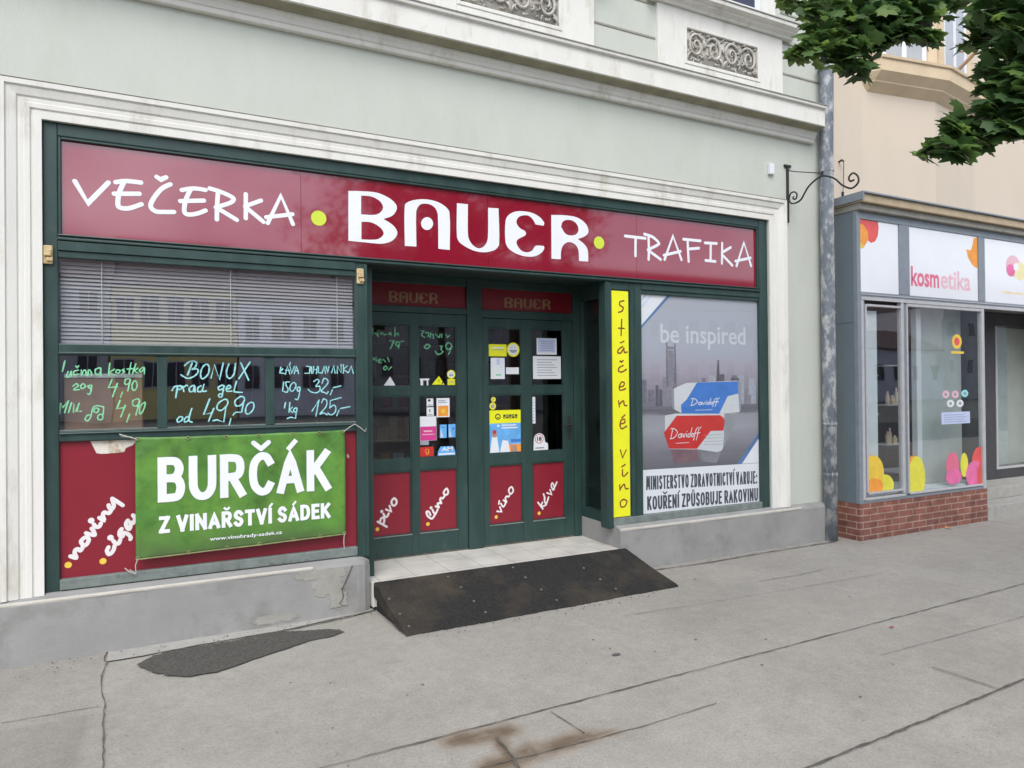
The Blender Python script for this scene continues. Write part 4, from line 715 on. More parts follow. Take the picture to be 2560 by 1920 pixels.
# door stickers
GY = DY + .0205
def sticker(name, label, cat, builder, mats, parts=()):
    mb = MB(); builder(mb); o = mb.build(name, mats); tag(o, label, cat); return o
def flat(name, label, cat, mat, x0, x1, z0, z1, y=GY, extra=None, mats=None):
    mb = MB(); mb.box(x0, x1, y - .0012, y, z0, z1)
    o = tag(mb.build(name, mat), label, cat)
    if extra:
        e = MB(); extra(e, y - .0018); e.build('print', mats, o)
    return o
def lines(x0, x1, zs, h=.006): return lambda e, y: [e.rect(x0, x1 - (.02 if i % 3 == 2 else 0), z, z + h, y) for i, z in enumerate(zs)]
flat('sticker', 'small white sticker with a dark square, upper of two on the door by the banner', 'sticker', 'paper', 2.137, 2.202, 1.599, 1.670, extra=lambda e, y: (e.rect(2.15, 2.175, 1.642, 1.662, y), e.rect(2.148, 2.192, 1.607, 1.612, y)), mats='black_ink')
flat('sticker', 'small white sticker with a dark figure, lower of two on the door by the banner', 'sticker', 'paper', 2.137, 2.206, 1.511, 1.589, extra=lambda e, y: (e.rect(2.163, 2.172, 1.545, 1.572, y), e.rect(2.15, 2.195, 1.520, 1.524, y)), mats='black_ink')
flat('sticker', 'white sticker with a large orange field on the door by the banner', 'sticker', 'paper', 2.234, 2.363, 1.494, 1.672, extra=lambda e, y: (e.rect(2.248, 2.350, 1.503, 1.600, y), e.rect(2.25, 2.335, 1.628, 1.636, y, 1), e.rect(2.25, 2.320, 1.645, 1.652, y, 1), e.disc(2.298, 1.55, .022, y - .0004, 2)), mats=['orange', 'paper_line', 'petal_yellow'])
flat('sticker', 'white and magenta sticker on the door by the banner', 'sticker', 'paper', 2.071, 2.230, 1.282, 1.506, extra=lambda e, y: (e.rect(2.073, 2.228, 1.284, 1.412, y), e.rect(2.105, 2.19, 1.362, 1.376, y - .0004, 1), e.rect(2.09, 2.21, 1.335, 1.343, y - .0004, 1)), mats=['magenta', 'pink_pale'])
flat('sticker', 'light blue sticker, left one of a pair on the door by the banner', 'sticker', 'sky_blue', 2.264, 2.332, 1.300, 1.425, extra=lambda e, y: (e.poly([(2.268, 1.305), (2.30, 1.305), (2.272, 1.40)], y), e.rect(2.283, 2.320, 1.395, 1.402, y, 1)), mats=['paper_blue', 'blue'])
flat('sticker', 'light blue sticker, right one of a pair on the door by the banner', 'sticker', 'sky_blue', 2.350, 2.420, 1.302, 1.426, extra=lambda e, y: (e.poly([(2.354, 1.307), (2.385, 1.307), (2.358, 1.40)], y), e.disc(2.398, 1.385, .013, y, 1)), mats=['paper_blue', 'blue'])
flat('sticker', 'small grey sticker over the red one on the door by the banner', 'sticker', 'grey_print', 2.072, 2.156, 1.243, 1.281)
mb = MB(); mb.box(2.069, 2.202, GY - .0012, GY, 1.137, 1.224); o = tag(mb.build('sticker', 'sticker_red'), 'red sticker with a pale ring emblem low on the door by the banner', 'sticker')
e = MB(); e.tube([(2.138 + .017 * math.cos(t * .5236), GY - .002, 1.186 + .018 * math.sin(t * .5236)) for t in range(13)], .0028, n=5); e.tube([(2.152, GY - .002, 1.18), (2.153, GY - .002, 1.16), (2.138, GY - .002, 1.152), (2.124, GY - .002, 1.158)], .0028, n=5); e.build('emblem', 'petal_yellow', o)
mb = MB(); mb.prism([(2.240, 1.137), (2.420, 1.137), (2.415, 1.175), (2.395, 1.221), (2.270, 1.221), (2.245, 1.175)], GY - .0012, GY); o = tag(mb.build('sticker', 'sky_blue'), 'light blue sticker with white capital letters low on the door by the banner', 'sticker')
e = MB(); put_text(e, 'AM', 2.28, 2.39, 1.178, 1.214, GY - .0018, 0, .03); e.rect(2.25, 2.41, 1.143, 1.158, GY - .0018); e.build('print', 'white_vinyl', o)
mb = MB(); mb.prism([(1.735, 1.792), (1.842, 1.792), (1.795, 1.874)], GY - .0012, GY); tag(mb.build('sticker', 'paper'), 'white triangular sticker at the foot of a pane of the door by the banner', 'sticker')
mb = MB(); mb.prism([(2.075, 1.838), (2.080, 1.838), (2.080, 1.792), (2.105, 1.792), (2.105, 1.838), (2.140, 1.838), (2.140, 1.792), (2.155, 1.792), (2.155, 1.838), (2.165, 1.838), (2.165, 1.854), (2.075, 1.854)], GY - .0012, GY); tag(mb.build('sticker', 'paper'), 'white sticker shaped like a table on the upper door pane', 'sticker')
mb = MB(); mb.prism([(2.19, 1.797), (2.315, 1.797), (2.26, 1.878)], GY - .0012, GY); o = tag(mb.build('sticker', 'yellow'), 'yellow triangular warning sticker on the door by the banner', 'sticker')
e = MB(); e.rect(2.256, 2.262, 1.818, 1.848, GY - .0018); e.rect(2.285, 2.30, 1.805, 1.82, GY - .0018); e.build('print', 'black_ink', o)
def round_badge(name, lab, x, z, r, y=GY):
    mb = MB(); mb.disc(x, z, r, y - .0010, 0, 32); o = tag(mb.build(name, 'yellow'), lab, 'sticker')
    e = MB(); e.disc(x, z, r * .78, y - .0014, 0, 28); e.poly([(x + r * .60 * math.cos(3.1416 + t * .3142), z - r * .02 + r * .45 * math.sin(3.1416 + t * .3142)) for t in range(11)], y - .0018, 1); e.disc(x - r * .25, z + r * .28, r * .10, y - .0018, 1, 10); e.disc(x + r * .25, z + r * .28, r * .10, y - .0018, 1, 10); e.build('print', ['paper', 'grey_print'], o); return o
round_badge('sticker', 'round yellow smiling sticker above a yellow label on the door by the banner', 2.382, 1.893, .041)
flat('sticker', 'square yellow label under the round smiling sticker on the door by the banner', 'sticker', 'yellow', 2.345, 2.419, 1.793, 1.850, extra=lines(2.355, 2.41, (1.81, 1.825), .005), mats='paper_line')
# right leaf
flat('sticker', 'yellow rectangular sticker beside a round one on the door by the yellow strip', 'sticker', 'yellow', 2.770, 2.963, 2.068, 2.184, extra=lambda e, y: (e.rect(2.81, 2.93, 2.145, 2.158, y), e.rect(2.81, 2.93, 2.128, 2.134, y, 1)), mats=['paper', 'paper_line'])
round_badge('sticker', 'round yellow and white face sticker on the door by the yellow strip', 3.036, 2.135, .070)
flat('notice', 'white notice with a faint drawing on the door by the yellow strip', 'notice', 'paper', 2.791, 2.941, 1.848, 2.053, extra=lambda e, y: (e.rect(2.855, 2.885, 1.985, 2.045, y), e.rect(2.845, 2.90, 1.88, 1.895, y, 1)), mats=['paper_blue', 'chalk_green'])
flat('notice', 'small blank white card on the upper pane of the right door', 'notice', 'paper', 2.954, 3.096, 1.895, 1.961)
flat('notice', 'bluish framed sheet above the larger white sheet on the door', 'notice', 'paper', 3.298, 3.528, 2.091, 2.256, extra=lambda e, y: (e.rect(3.315, 3.512, 2.115, 2.250, y),) + tuple(e.rect(3.34, 3.49, 2.13 + .022 * i, 2.137 + .022 * i, y - .0004, 1) for i in range(5)), mats=['paper_blue', 'paper_line'])
flat('notice', 'white sheet printed with lines of text under the bluish sheet on the door', 'notice', 'paper', 3.254, 3.575, 1.847, 2.075, extra=lambda e, y: [e.rect(3.30, 3.53 - .03 * (i % 3), 1.88 + .026 * i, 1.887 + .026 * i, y) for i in range(7)], mats='paper_line')
mb = MB(); mb.disc(2.808, 1.587, .036, GY - .001, 0, 20); mb.disc(2.816, 1.650, .026, GY - .001, 0, 18); o = tag(mb.build('sticker', 'petal_lime'), 'small pale yellow figure sticker above the yellow headed poster', 'sticker')
e = MB(); e.disc(2.806, 1.585, .018, GY - .0016, 0, 14); e.disc(2.813, 1.652, .007, GY - .0016, 0, 10); e.build('print', 'grey_print', o)
ps = MB(); ps.box(2.770, 3.120, GY - .0012, GY, 1.135, 1.545); ps = tag(ps.build('poster', 'sky_blue'), 'small door poster with a yellow header and people under a blue sky', 'poster')
e = MB(); y = GY - .0018
e.rect(2.770, 3.119, 1.418, 1.545, y, 0); e.disc(2.862, 1.482, .030, y - .0004, 1); e.disc(2.862, 1.482, .019, y - .0008, 0); e.rect(2.851, 2.873, 1.470, 1.479, y - .0012, 1)
[e.rect(2.92 + .032 * i, 2.945 + .032 * i, 1.463, 1.502, y - .0004, 1) for i in range(5)]; [e.rect(2.928 + .032 * i, 2.938 + .032 * i, 1.470 + .012 * (i % 2), 1.480 + .012 * (i % 2), y - .0008, 0) for i in range(5)]
e.rect(2.90, 3.119, 1.137, 1.21, y, 2); e.prism([(2.772, 1.137), (2.875, 1.137), (2.85, 1.29), (2.80, 1.29)], y - .0008, y - .0006, 3); e.disc(2.825, 1.308, .026, y - .0010, 4); e.disc(2.825, 1.335, .020, y - .0012, 5)
e.prism([(2.88, 1.137), (2.99, 1.137), (2.97, 1.245), (2.91, 1.255)], y - .0008, y - .0006, 3); e.prism([(3.0, 1.137), (3.07, 1.137), (3.06, 1.20), (3.0, 1.205)], y - .0008, y - .0006, 4); e.rect(2.90, 3.06, 1.392, 1.404, y - .0004, 3); e.rect(2.90, 3.075, 1.366, 1.379, y - .0004, 3); e.rect(3.0, 3.119, 1.23, 1.26, y - .0004, 6); e.disc(2.865, 1.395, .012, y - .0004, 3)
e.build('print', ['yellow', 'black_ink', 'orange', 'paper', 'skin', 'sticker_red', 'blue'], ps)
flat('sticker', 'narrow upright white strip on the pane beside the door handle', 'sticker', 'paper', 3.238, 3.276, 1.404, 1.669, extra=lambda e, y: [e.rect(3.247, 3.264, 1.43 + .03 * i, 1.438 + .03 * i, y) for i in range(7)], mats='sky_blue')
mb = MB(); mb.prism([(3.25, 1.137), (3.418, 1.137), (3.415, 1.20), (3.385, 1.215), (3.378, 1.25)] + [(3.318 + .060 * math.cos(t * .3142), 1.25 + .055 * math.sin(t * .3142)) for t in range(1, 10)] + [(3.256, 1.25)], GY - .0012, GY)
o = tag(mb.build('sticker', 'paper'), 'white sticker with a red ring and number 18 on the door by the yellow strip', 'sticker')
e = MB(); y = GY - .0018; e.tube([(3.316 + .046 * math.cos(t * .2618), y + .001, 1.25 + .043 * math.sin(t * .2618)) for t in range(25)], .0035, n=5); put_text(e, '18', 3.29, 3.342, 1.230, 1.272, y - .003, 1, .03); e.rect(3.27, 3.37, 1.155, 1.163, y, 1); e.build('print', ['sticker_red', 'black_ink'], o)

# yellow strip
ys = MB(); ys.box(3.786, 3.978, .018, .029, .520, 2.678); ys = tag(ys.build('vertical_sign', 'yellow'), 'tall narrow yellow sign with brown handwriting beside the entrance', 'sign')
mb = MB(); strokes(mb, T['strip'], .0145, .0172, jig=.1); mb.build('lettering', 'brown_ink', ys)

# ================================================================ large poster in the right window
po = thing('advertising_poster', 'large grey advertising poster of two cigarette packs filling the window beside the yellow strip', 'poster', (4.93, .05, .512))
MB().box(4.136, 5.699, .046, .050, .513, 2.667).build('sheet', 'poster', po)
y = .0455
e = MB(); e.poly([(4.137, .514), (5.698, .514), (5.698, .925), (4.137, .945)], y); e.build('warning_band', 'sign_white', po)
e = MB()
put_caps(e, 'MINISTERSTVO ZDRAVOTNICTVÍ VARUJE:', 4.19, 5.672, .748, .882, .0185, y - .0006, rise=-.042)
put_caps(e, 'KOUŘENÍ ZPŮSOBUJE RAKOVINU', 4.20, 5.68, .548, .682, .0215, y - .0006, rise=-.025); e.build('lettering', 'navy_ink', po)
e = MB()                                                   # skyline print
rr = random.Random(5)
e.poly([(4.452, 1.75), (4.478, 1.75), (4.472, 2.215), (4.455, 2.215)], y - .0001, 0); e.poly([(4.552, 1.75), (4.586, 1.75), (4.575, 2.215), (4.560, 2.215)], y - .0001, 0); e.rect(4.455, 4.577, 2.13, 2.16, y - .00015, 3); e.rect(4.479, 4.551, 1.75, 2.12, y - .00012, 3)
e.poly([(5.108, 1.79), (5.156, 1.79), (5.150, 2.03), (5.128, 2.03)], y - .0001, 1); e.rect(5.155, 5.223, 1.78, 1.882, y - .0001, 1); e.rect(5.31, 5.425, 1.77, 1.843, y - .0001, 1); e.rect(5.01, 5.10, 1.78, 1.87, y - .0001, 2)
x = 4.14; k = 0
while x < 5.66:
    wd = rr.uniform(.03, .09); h = rr.uniform(.12, .32); k += 1
    e.rect(x, min(x + wd, 5.698), 1.56, 1.56 + h, y - .00004 - .000004 * (k % 9), rr.choice((0, 1, 2, 3))); x += wd + rr.uniform(.0, .02)
e.poly([(5.56, 1.66), (5.60, 1.66), (5.588, 1.92), (5.58, 1.96), (5.572, 1.92)], y - .0002, 2)
for i in range(6): e.rect(4.14, 5.695, 1.47 + .018 * i, 1.474 + .018 * i, y - .00022, (3, 0)[i % 2])
e.build('skyline_print', [pm('skyline_ink_a', (.18, .175, .21), .4, .25, 30), pm('skyline_ink_b', (.12, .11, .13), .4, .25, 30), pm('skyline_ink_c', (.36, .38, .43), .4, .2, 30), pm('skyline_ink_d', (.24, .235, .27), .4, .2, 30)], po)
e = MB()
e.poly([(4.137, 2.666), (4.137, 2.345), (4.47, 2.666)], y - .0003, 0); e.poly([(4.137, 2.342), (4.137, 2.318), (4.515, 2.666), (4.475, 2.666)], y - .0004, 1); e.poly([(4.137, 2.53), (4.137, 2.516), (4.29, 2.666), (4.275, 2.666)], y - .0005, 2); e.poly([(4.137, 2.60), (4.137, 2.575), (4.225, 2.666), (4.20, 2.666)], y - .0005, 2)
e.poly([(5.698, 1.19), (5.455, .932), (5.698, .929)], y - .0003, 0); e.poly([(5.698, 1.245), (5.385, .936), (5.452, .933), (5.698, 1.188)], y - .0004, 1)
e.build('corner_stripe', ['sign_white', pm('stripe_blue', (.10, .20, .42), .4, .1), 'paper_blue'], po)
e = MB(); put_text(e, 'be inspired', 4.385, 5.525, 2.135, 2.385, y - .0006, 0, .012); e.build('lettering', pm('pale_grey_print', (.60, .63, .67), .4, .03), po)
# packs
e = MB(); sc = pm('pack_white', (.62, .64, .66), .4, .05); gs = pm('pack_shade', (.30, .31, .34), .4, .08)
e.poly([(4.43, 1.30), (4.43, 1.47), (4.56, 1.487), (5.22, 1.483), (5.375, 1.465), (5.36, 1.335), (5.17, 1.085), (5.11, 1.072), (4.86, 1.112), (4.48, 1.135)], y - .0007, 0)
e.poly([(5.215, 1.478), (5.375, 1.463), (5.36, 1.337), (5.19, 1.11), (5.205, 1.25)], y - .0010, 1)
e.poly([(4.415, 1.30), (4.578, 1.464), (5.155, 1.455), (5.200, 1.43), (5.218, 1.397), (5.200, 1.292), (5.026, 1.295), (4.838, 1.120), (4.48, 1.138)], y - .0013, 2)
for i in range(4): e.poly([(4.93, 1.155 + .032 * i), (5.185, 1.15 + .034 * i), (5.185, 1.154 + .034 * i), (4.93, 1.159 + .032 * i)], y - .0016, 1)
e.poly([(4.50, 1.128), (4.84, 1.112), (4.86, .99), (4.55, .985)], y - .0006, 3); e.poly([(4.88, 1.10), (5.16, 1.07), (5.10, .96), (4.90, .985)], y - .00062, 4)
e.build('lower_pack', [sc, gs, 'sticker_red', pm('pack_mirror_red', (.20, .12, .14), .4, .2, 12), pm('pack_mirror_grey', (.24, .235, .26), .4, .2, 12)], po)
e = MB()
e.poly([(4.524, 1.54), (4.521, 1.73), (4.70, 1.792), (5.40, 1.815), (5.455, 1.79), (5.445, 1.50), (5.42, 1.478), (5.135, 1.470), (4.651, 1.484)], y - .0020, 0)
e.poly([(4.524, 1.54), (4.521, 1.73), (4.548, 1.738), (4.552, 1.525)], y - .0023, 1); e.poly([(5.405, 1.813), (5.455, 1.79), (5.445, 1.50), (5.425, 1.48)], y - .0025, 1)
e.poly([(4.640, 1.486), (4.635, 1.572), (4.709, 1.625), (4.848, 1.796), (5.425, 1.808), (5.43, 1.68), (5.262, 1.652), (5.142, 1.472)], y - .0024, 2)
e.build('upper_pack', [sc, gs, 'blue'], po)
def script(mbx, x0, x1, z0, z1, yy):                        # hand-script wordmark: Davidoff
    L = [[(.06, .95), (.02, .15)], [(.0, .98), (.12, .95), (.22, .6), (.12, .2), (.0, .12)], [(.34, .5), (.27, .42), (.28, .2), (.34, .22), (.36, .5), (.38, .2)], [(.40, .5), (.44, .2), (.48, .5)], [(.52, .5), (.53, .2)], [(.53, .68), (.535, .70)], [(.64, .48), (.57, .42), (.58, .2), (.64, .24)], [(.69, .98), (.64, .2)], [(.73, .5), (.69, .35), (.71, .2), (.76, .32), (.73, .5)], [(.90, 1.0), (.83, .8), (.80, .3), (.77, -.1)], [(.99, 1.0), (.92, .8), (.89, .3), (.86, -.1)], [(.77, .48), (.97, .52)]]
    strokes(mbx, [('s' if len(p) > 2 else 'l', [int(1000 * v) for q in p for v in (x0 + q[0] * (x1 - x0) + .12 * q[1] * (z1 - z0), z0 + q[1] * (z1 - z0))]) for p in L], .0085, yy)
e = MB(); script(e, 4.76, 5.14, 1.555, 1.635, y - .0030); e.rect(4.82, 5.05, 1.512, 1.517, y - .0030); e.build('lettering', 'paper', po)
e = MB(); script(e, 4.49, 4.885, 1.222, 1.34, y - .0019); e.rect(4.56, 4.735, 1.186, 1.191, y - .0019); e.build('lettering', 'paper', po)
MB().rect(4.136, 5.699, .513, 2.667, .034).build('window_pane', 'glass_poster', sf)

# ================================================================ banner
ba = thing('banner', 'green vinyl banner with bold white lettering tied below the price panes', 'banner', (.52, -.04, .5))
BX0, BX1 = -.197, 1.235
def ztop(x): return 1.447 - .006 * math.sin(3.14159 * (x - BX0) / (BX1 - BX0))
def zbot(x): return .606 + .028 * (x - BX0) / (BX1 - BX0)
def ripple(x, z):
    t = (z - .61) / .85
    return .0045 * math.sin(5.5 * x + 2.5 * z) + .003 * math.sin(13 * x - 4 * z) * (1 - t * .4) + .006 * math.sin(26 * (x - BX0 + 1.447 - z)) * math.exp(-((x - BX0) + (1.447 - z)) / .22) + .006 * math.sin(26 * (BX1 - x + 1.447 - z)) * math.exp(-((BX1 - x) + (1.447 - z)) / .22) + .010 * math.exp(-((x - BX0) ** 2 + (z - 1.447) ** 2) / .02) + .010 * math.exp(-((x - BX1) ** 2 + (z - 1.447) ** 2) / .02) - .006 * (1 - t)
nx, nz = 70, 40; vs = []
for j in range(nz + 1):
    for i in range(nx + 1):
        x = BX0 + (BX1 - BX0) * i / nx; sc_ = .004 * abs(math.sin(9.4 * (i / nx) * 1.0)) if j in (0, nz) else 0
        z = zbot(x) + (ztop(x) - zbot(x)) * j / nz + (sc_ if j == 0 else -sc_); vs.append((x, -.030 + ripple(x, z), z))
fs = [(j * (nx + 1) + i, j * (nx + 1) + i + 1, (j + 1) * (nx + 1) + i + 1, (j + 1) * (nx + 1) + i) for j in range(nz) for i in range(nx)]
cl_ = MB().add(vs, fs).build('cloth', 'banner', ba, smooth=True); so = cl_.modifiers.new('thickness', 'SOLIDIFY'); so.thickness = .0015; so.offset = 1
e = MB()
put_caps(e, 'BURČÁK', -.062, 1.122, .992, 1.298, .056, -.0335, fn=ripple, gap=.42); put_caps(e, 'Z VINAŘSTVÍ SÁDEK', -.055, 1.118, .776, .890, .0255, -.0335, fn=ripple, gap=.36)
put_text(e, 'www.vinohrady-sadek.cz', .266, .760, .682, .716, -.0345, 0, .015, fn=ripple); e.build('lettering', 'white_vinyl', ba)
hm = MB(); hm.add([(BX0 + (BX1 - BX0) * i / 40, -.0345 + ripple(BX0 + (BX1 - BX0) * i / 40, zz), zz) for i in range(41) for zz in (zbot(BX0 + (BX1 - BX0) * i / 40) + .001, zbot(BX0 + (BX1 - BX0) * i / 40) + .010)], [(2 * i, 2 * i + 2, 2 * i + 3, 2 * i + 1) for i in range(40)]); hm.build('hem', 'hem_tan', ba)
for x in (BX0 + .012, .13, .38, .60, .84, 1.04, BX1 - .012):
    for z in (ztop(x) - .014, zbot(x) + .012):
        mb = MB(); mb.tube([(x + .011 * math.cos(t * .6283), -.0355 + ripple(x, z), z + .011 * math.sin(t * .6283)) for t in range(11)], .0032, n=5); mb.build('grommet', 'hem_tan', ba)
for P in ([(BX0 + .012, -.038, 1.433), (-.235, -.045, 1.452), (-.29, -.036, 1.472), (-.275, -.030, 1.456), (-.215, -.034, 1.447)], [(BX1 - .012, -.038, 1.433), (1.27, -.045, 1.468), (1.315, -.022, 1.488), (1.36, -.018, 1.458), (1.40, -.012, 1.424), (1.405, -.02, 1.451)],
          [(BX0 + .012, -.036, .618), (-.20, -.03, .57), (-.197, -.025, .515)], [(-.265, -.022, .560), (-.235, -.026, .530), (-.20, -.025, .51), (-.235, -.020, .545)], [(BX1 - .012, -.036, .642), (1.22, -.028, .58), (1.225, -.022, .52)]):
    mb = MB(); mb.tube(P, .0035, n=6); mb.build('rope', 'plinth_top', ba)

# ================================================================ ramp with rubber mat
ra = thing('entrance_ramp', 'black ribbed rubber covered wedge ramp leading up to the tiled entrance step', 'ramp', (2.6, -.4, GZ))
mb = MB(); n = 140; prof = []; rj = random.Random(4)
X0, X1 = 1.44, 3.83
vs = []; fs = []
for i in range(n + 1):
    t = i / n; wv = .004 * math.sin(t * 19) + .003 * math.sin(t * 43) + rj.gauss(0, .0035)
    xb = X0 + (X1 - X0) * t; xf = 1.487 + (3.955 - 1.487) * t; yf = -.745 + .045 * t + wv
    rows = [(xb, -.079, .2445), (xb, -.11, .246 + wv * .4), (xb + (xf - xb) * .5, (-.11 + yf) / 2, .133 + .5 * wv), (xf, yf + .02, GZ + .020), (xf, yf, GZ + .006), (xf, yf + .01, GZ + .004)]
    vs += rows
m = 6
fs = [(i * m + j, i * m + j + 1, (i + 1) * m + j + 1, (i + 1) * m + j) for i in range(n) for j in range(m - 1)]
mat_ = MB().add(vs, fs).build('rubber_mat', 'rubber', ra, smooth=False)
mb = MB(); mb.add([(1.462, -.084, GZ + .003), (1.462, -.084, .235), (1.505, -.70, GZ + .003), (3.80, -.084, GZ + .003), (3.80, -.084, .235), (3.92, -.66, GZ + .003)], [(0, 1, 2), (3, 5, 4), (0, 3, 4, 1), (1, 4, 5, 2), (0, 2, 5, 3)]); mb.build('wedge', 'rubber', ra)
mb = MB(); mb.add([(1.438, -.08, .244), (1.486, -.735, GZ + .018), (1.470, -.60, GZ + .02), (1.452, -.30, .085), (1.436, -.09, .14)], [(0, 4, 3, 2, 1)]); mb.build('mat_edge', 'rubber', ra)
for x, y_, z in ((2.03, -.16, 0), (2.08, -.31, 0), (1.49, -.32, 0), (1.515, -.51, 0), (1.535, -.66, 0), (2.11, -.50, 0), (2.14, -.65, 0), (2.66, -.31, 0), (2.71, -.49, 0), (2.76, -.65, 0), (3.29, -.48, 0), (3.34, -.635, 0), (2.62, -.16, 0), (3.24, -.30, 0)):
    z = .246 + (.133 - .246) * (y_ + .11) / -.317 if y_ > -.42 else .133 + (.04 - .133) * (y_ + .427) / -.297
    mb = MB(); mb.tube([(x, y_, z + .002), (x, y_ - .002, z + .007)], .011, n=10); mb.build('stud', 'metal_stud', ra)

# ================================================================ downpipe and bracket
dp = thing('downpipe', 'mottled grey zinc downpipe running down between the green house and the cream house', 'downpipe', (6.635, -.11, GZ))
mb = MB(); mb.tube([(6.635, -.10, GZ + .001), (6.635, -.10, 2.0), (6.632, -.10, 4.2), (6.655, -.10, 5.2), (6.68, -.10, 9.5)], .073, n=20); mb.tube([(6.635, -.10, 1.30), (6.635, -.10, 1.34)], .077, n=20)
mb.build('pipe', 'zinc', dp, smooth=True)
for z in (.75, 2.55, 4.15, 5.3):
    mb = MB(); mb.tube([(6.635, -.10, z), (6.635, -.10, z + .03)], .0785, n=20); mb.box(6.63, 6.64, -.03, 0, z, z + .03); mb.build('pipe_clip', 'zinc', dp)
br = thing('sign_bracket', 'black wrought iron scroll bracket with no sign, fixed to the green wall', 'bracket', (6.12, 0, 3.55))
X = 6.12
B('wall_bar', 'iron', br, (X - .014, X + .014, -.02, -.002, 3.55, 4.16), (X - .05, X + .05, -.022, -.0005, 4.161, 4.185), bevel=.003)
def sm3(P):
    a = smooth_pts([(p[0] * 1, p[1]) for p in P], False); return [(X, q[0], q[1]) for q in a]
mb = MB(); mb.tube(sm3([(-.118, 3.74), (-.189, 3.762), (-.276, 3.864), (-.377, 3.921), (-.476, 3.935), (-.602, 3.873), (-.694, 3.78), (-.799, 3.72), (-.873, 3.758), (-.868, 3.825), (-.816, 3.867), (-.771, 3.839), (-.785, 3.795), (-.829, 3.797)]), .0095, n=7)
mb.tube(sm3([(-.118, 3.74), (-.06, 3.75), (-.03, 3.80), (-.05, 3.86), (-.10, 3.865), (-.135, 3.83), (-.12, 3.785), (-.085, 3.795), (-.09, 3.82)]), .0085, n=7); mb.build('scroll', 'iron', br, smooth=True)
mb = MB(); mb.tube([(X, -.02, 4.12), (X, -.12, 4.08), (X, -.46, 3.967)], .005, n=6); mb.tube([(X, -.452, 3.93), (X, -.46, 3.985)], .014, n=8); mb.build('stay', 'iron', br)

# ================================================================ cream neighbouring house
nh = thing('townhouse', 'cream plastered house with a shallow faceted bay beside the grey downpipe', 'building', (9.5, 0, 0))
PT = [(XR + .004, 0), (7.38, 0), (8.50, -.175), (9.62, 0), (16, 0)]
vs = [(x, y_, z) for z in (3.6, 11) for x, y_ in PT]; n = len(PT)
vs += [(x, .3, z) for z in (3.6, 11) for x, y_ in PT]
fs = [(i, i + 1, i + 1 + n, i + n) for i in range(n - 1)] + [(i + 2 * n, i + 3 * n, i + 1 + 3 * n, i + 1 + 2 * n) for i in range(n - 1)] + [(i + 1, i, i + 2 * n, i + 1 + 2 * n) for i in range(n - 1)]
nw = MB().add(vs, fs).build('wall', 'cream', nh)
B('wall_foot', 'cream', nh, (XR + .004, 6.868, .0, .3, .02, 3.599), (12.0, 16, 0, .3, .02, 3.599), bevel=0)
def off(P, d, z): return [(x, y_ - d, z) for x, y_ in P]
S = [(7.46, -.012), (8.50, -.175), (9.54, -.012)]
prof = [(.0, 5.24), (.10, 5.33), (.105, 5.345), (.19, 5.43), (.195, 5.565), (.215, 5.57), (.22, 5.60), (0, 5.66)]
vs = []; m = len(prof)
for i, (x, y_) in enumerate([(7.30, .0), (7.46, -.012), (8.50, -.175), (9.54, -.012), (9.70, .0)]):
    for d, z in prof: vs.append((x, y_ - (d if 0 < i < 4 else d * .02), z) if 0 < i < 4 else ((7.46 if i == 0 else 9.54) + (-1 if i == 0 else 1) * (.01 + d * .6), .004 - d * .0 - (.0 if d == 0 else .0), z))
fs = [(i * m + j, i * m + j + 1, (i + 1) * m + j + 1, (i + 1) * m + j) for i in range(4) for j in range(m - 1)]
MB().add(vs, fs).build('window_sill', 'cream_sill', nh)
def facet_box(mbx, p, q, a, b, o0, o1, z0, z1, mi=0):       # a box lying on the facet from p to q
    L = math.hypot(q[0] - p[0], q[1] - p[1]); t = ((q[0] - p[0]) / L, (q[1] - p[1]) / L); nn = (t[1], -t[0])
    f = lambda u, o: (p[0] + t[0] * u + nn[0] * o, p[1] + t[1] * u + nn[1] * o)
    c = [f(a, o1), f(b, o1), f(b, o0), f(a, o0)]
    mbx.add([(x, y_, z0) for x, y_ in c] + [(x, y_, z1) for x, y_ in c], [(0, 1, 5, 4), (1, 2, 6, 5), (2, 3, 7, 6), (3, 0, 4, 7), (4, 5, 6, 7), (3, 2, 1, 0)], mi)
for p, q, a, b in ((PT[1], PT[2], .30, 1.0), (PT[2], PT[3], .22, .92)):
    mb = MB()
    for u0, u1 in ((a, a + .07), (b - .07, b), ((a + b) / 2 - .035, (a + b) / 2 + .035)): facet_box(mb, p, q, u0, u1, -.01, .012, 5.68, 7.5)
    wn = mb.build('window', 'paper', nh, .003)
    mb = MB(); facet_box(mb, p, q, a + .071, b - .071, -.008, .004, 5.68, 7.5); mb.build('pane', 'pane_grey', wn)
    mb = MB(); facet_box(mb, p, q, a - .14, a - .001, -.01, .03, 5.665, 7.6); facet_box(mb, p, q, b + .001, b + .14, -.01, .03, 5.665, 7.6); mb.build('frame', 'cream_sill', wn, .004)
mb = MB(); mb.tube([(8.75, -.30, 5.62), (8.86, -.42, 5.78), (8.93, -.50, 5.92)], .020, n=8); mb.tube([(8.76, -.31, 5.86), (8.83, -.38, 5.85), (8.90, -.45, 5.875)], .010, n=6)
tag(mb.build('flag_holder', 'rust'), 'rusty flagpole holder slanting above the cream window sill', 'flag holder')
mb = MB(); mb.tube([(6.97, -.002, 4.34), (6.97, -.04, 4.35), (6.985, -.055, 4.33)], .012, n=7); mb.tube([(6.985, -.052, 4.325), (6.98, -.05, 4.08), (6.97, -.045, 3.95)], .004, n=5); mb.tube([(6.97, -.045, 3.98), (6.97, -.045, 3.93)], .014, n=8)
tag(mb.build('wall_hook', 'iron'), 'small dark hook with a hanging wire on the cream wall', 'hook')

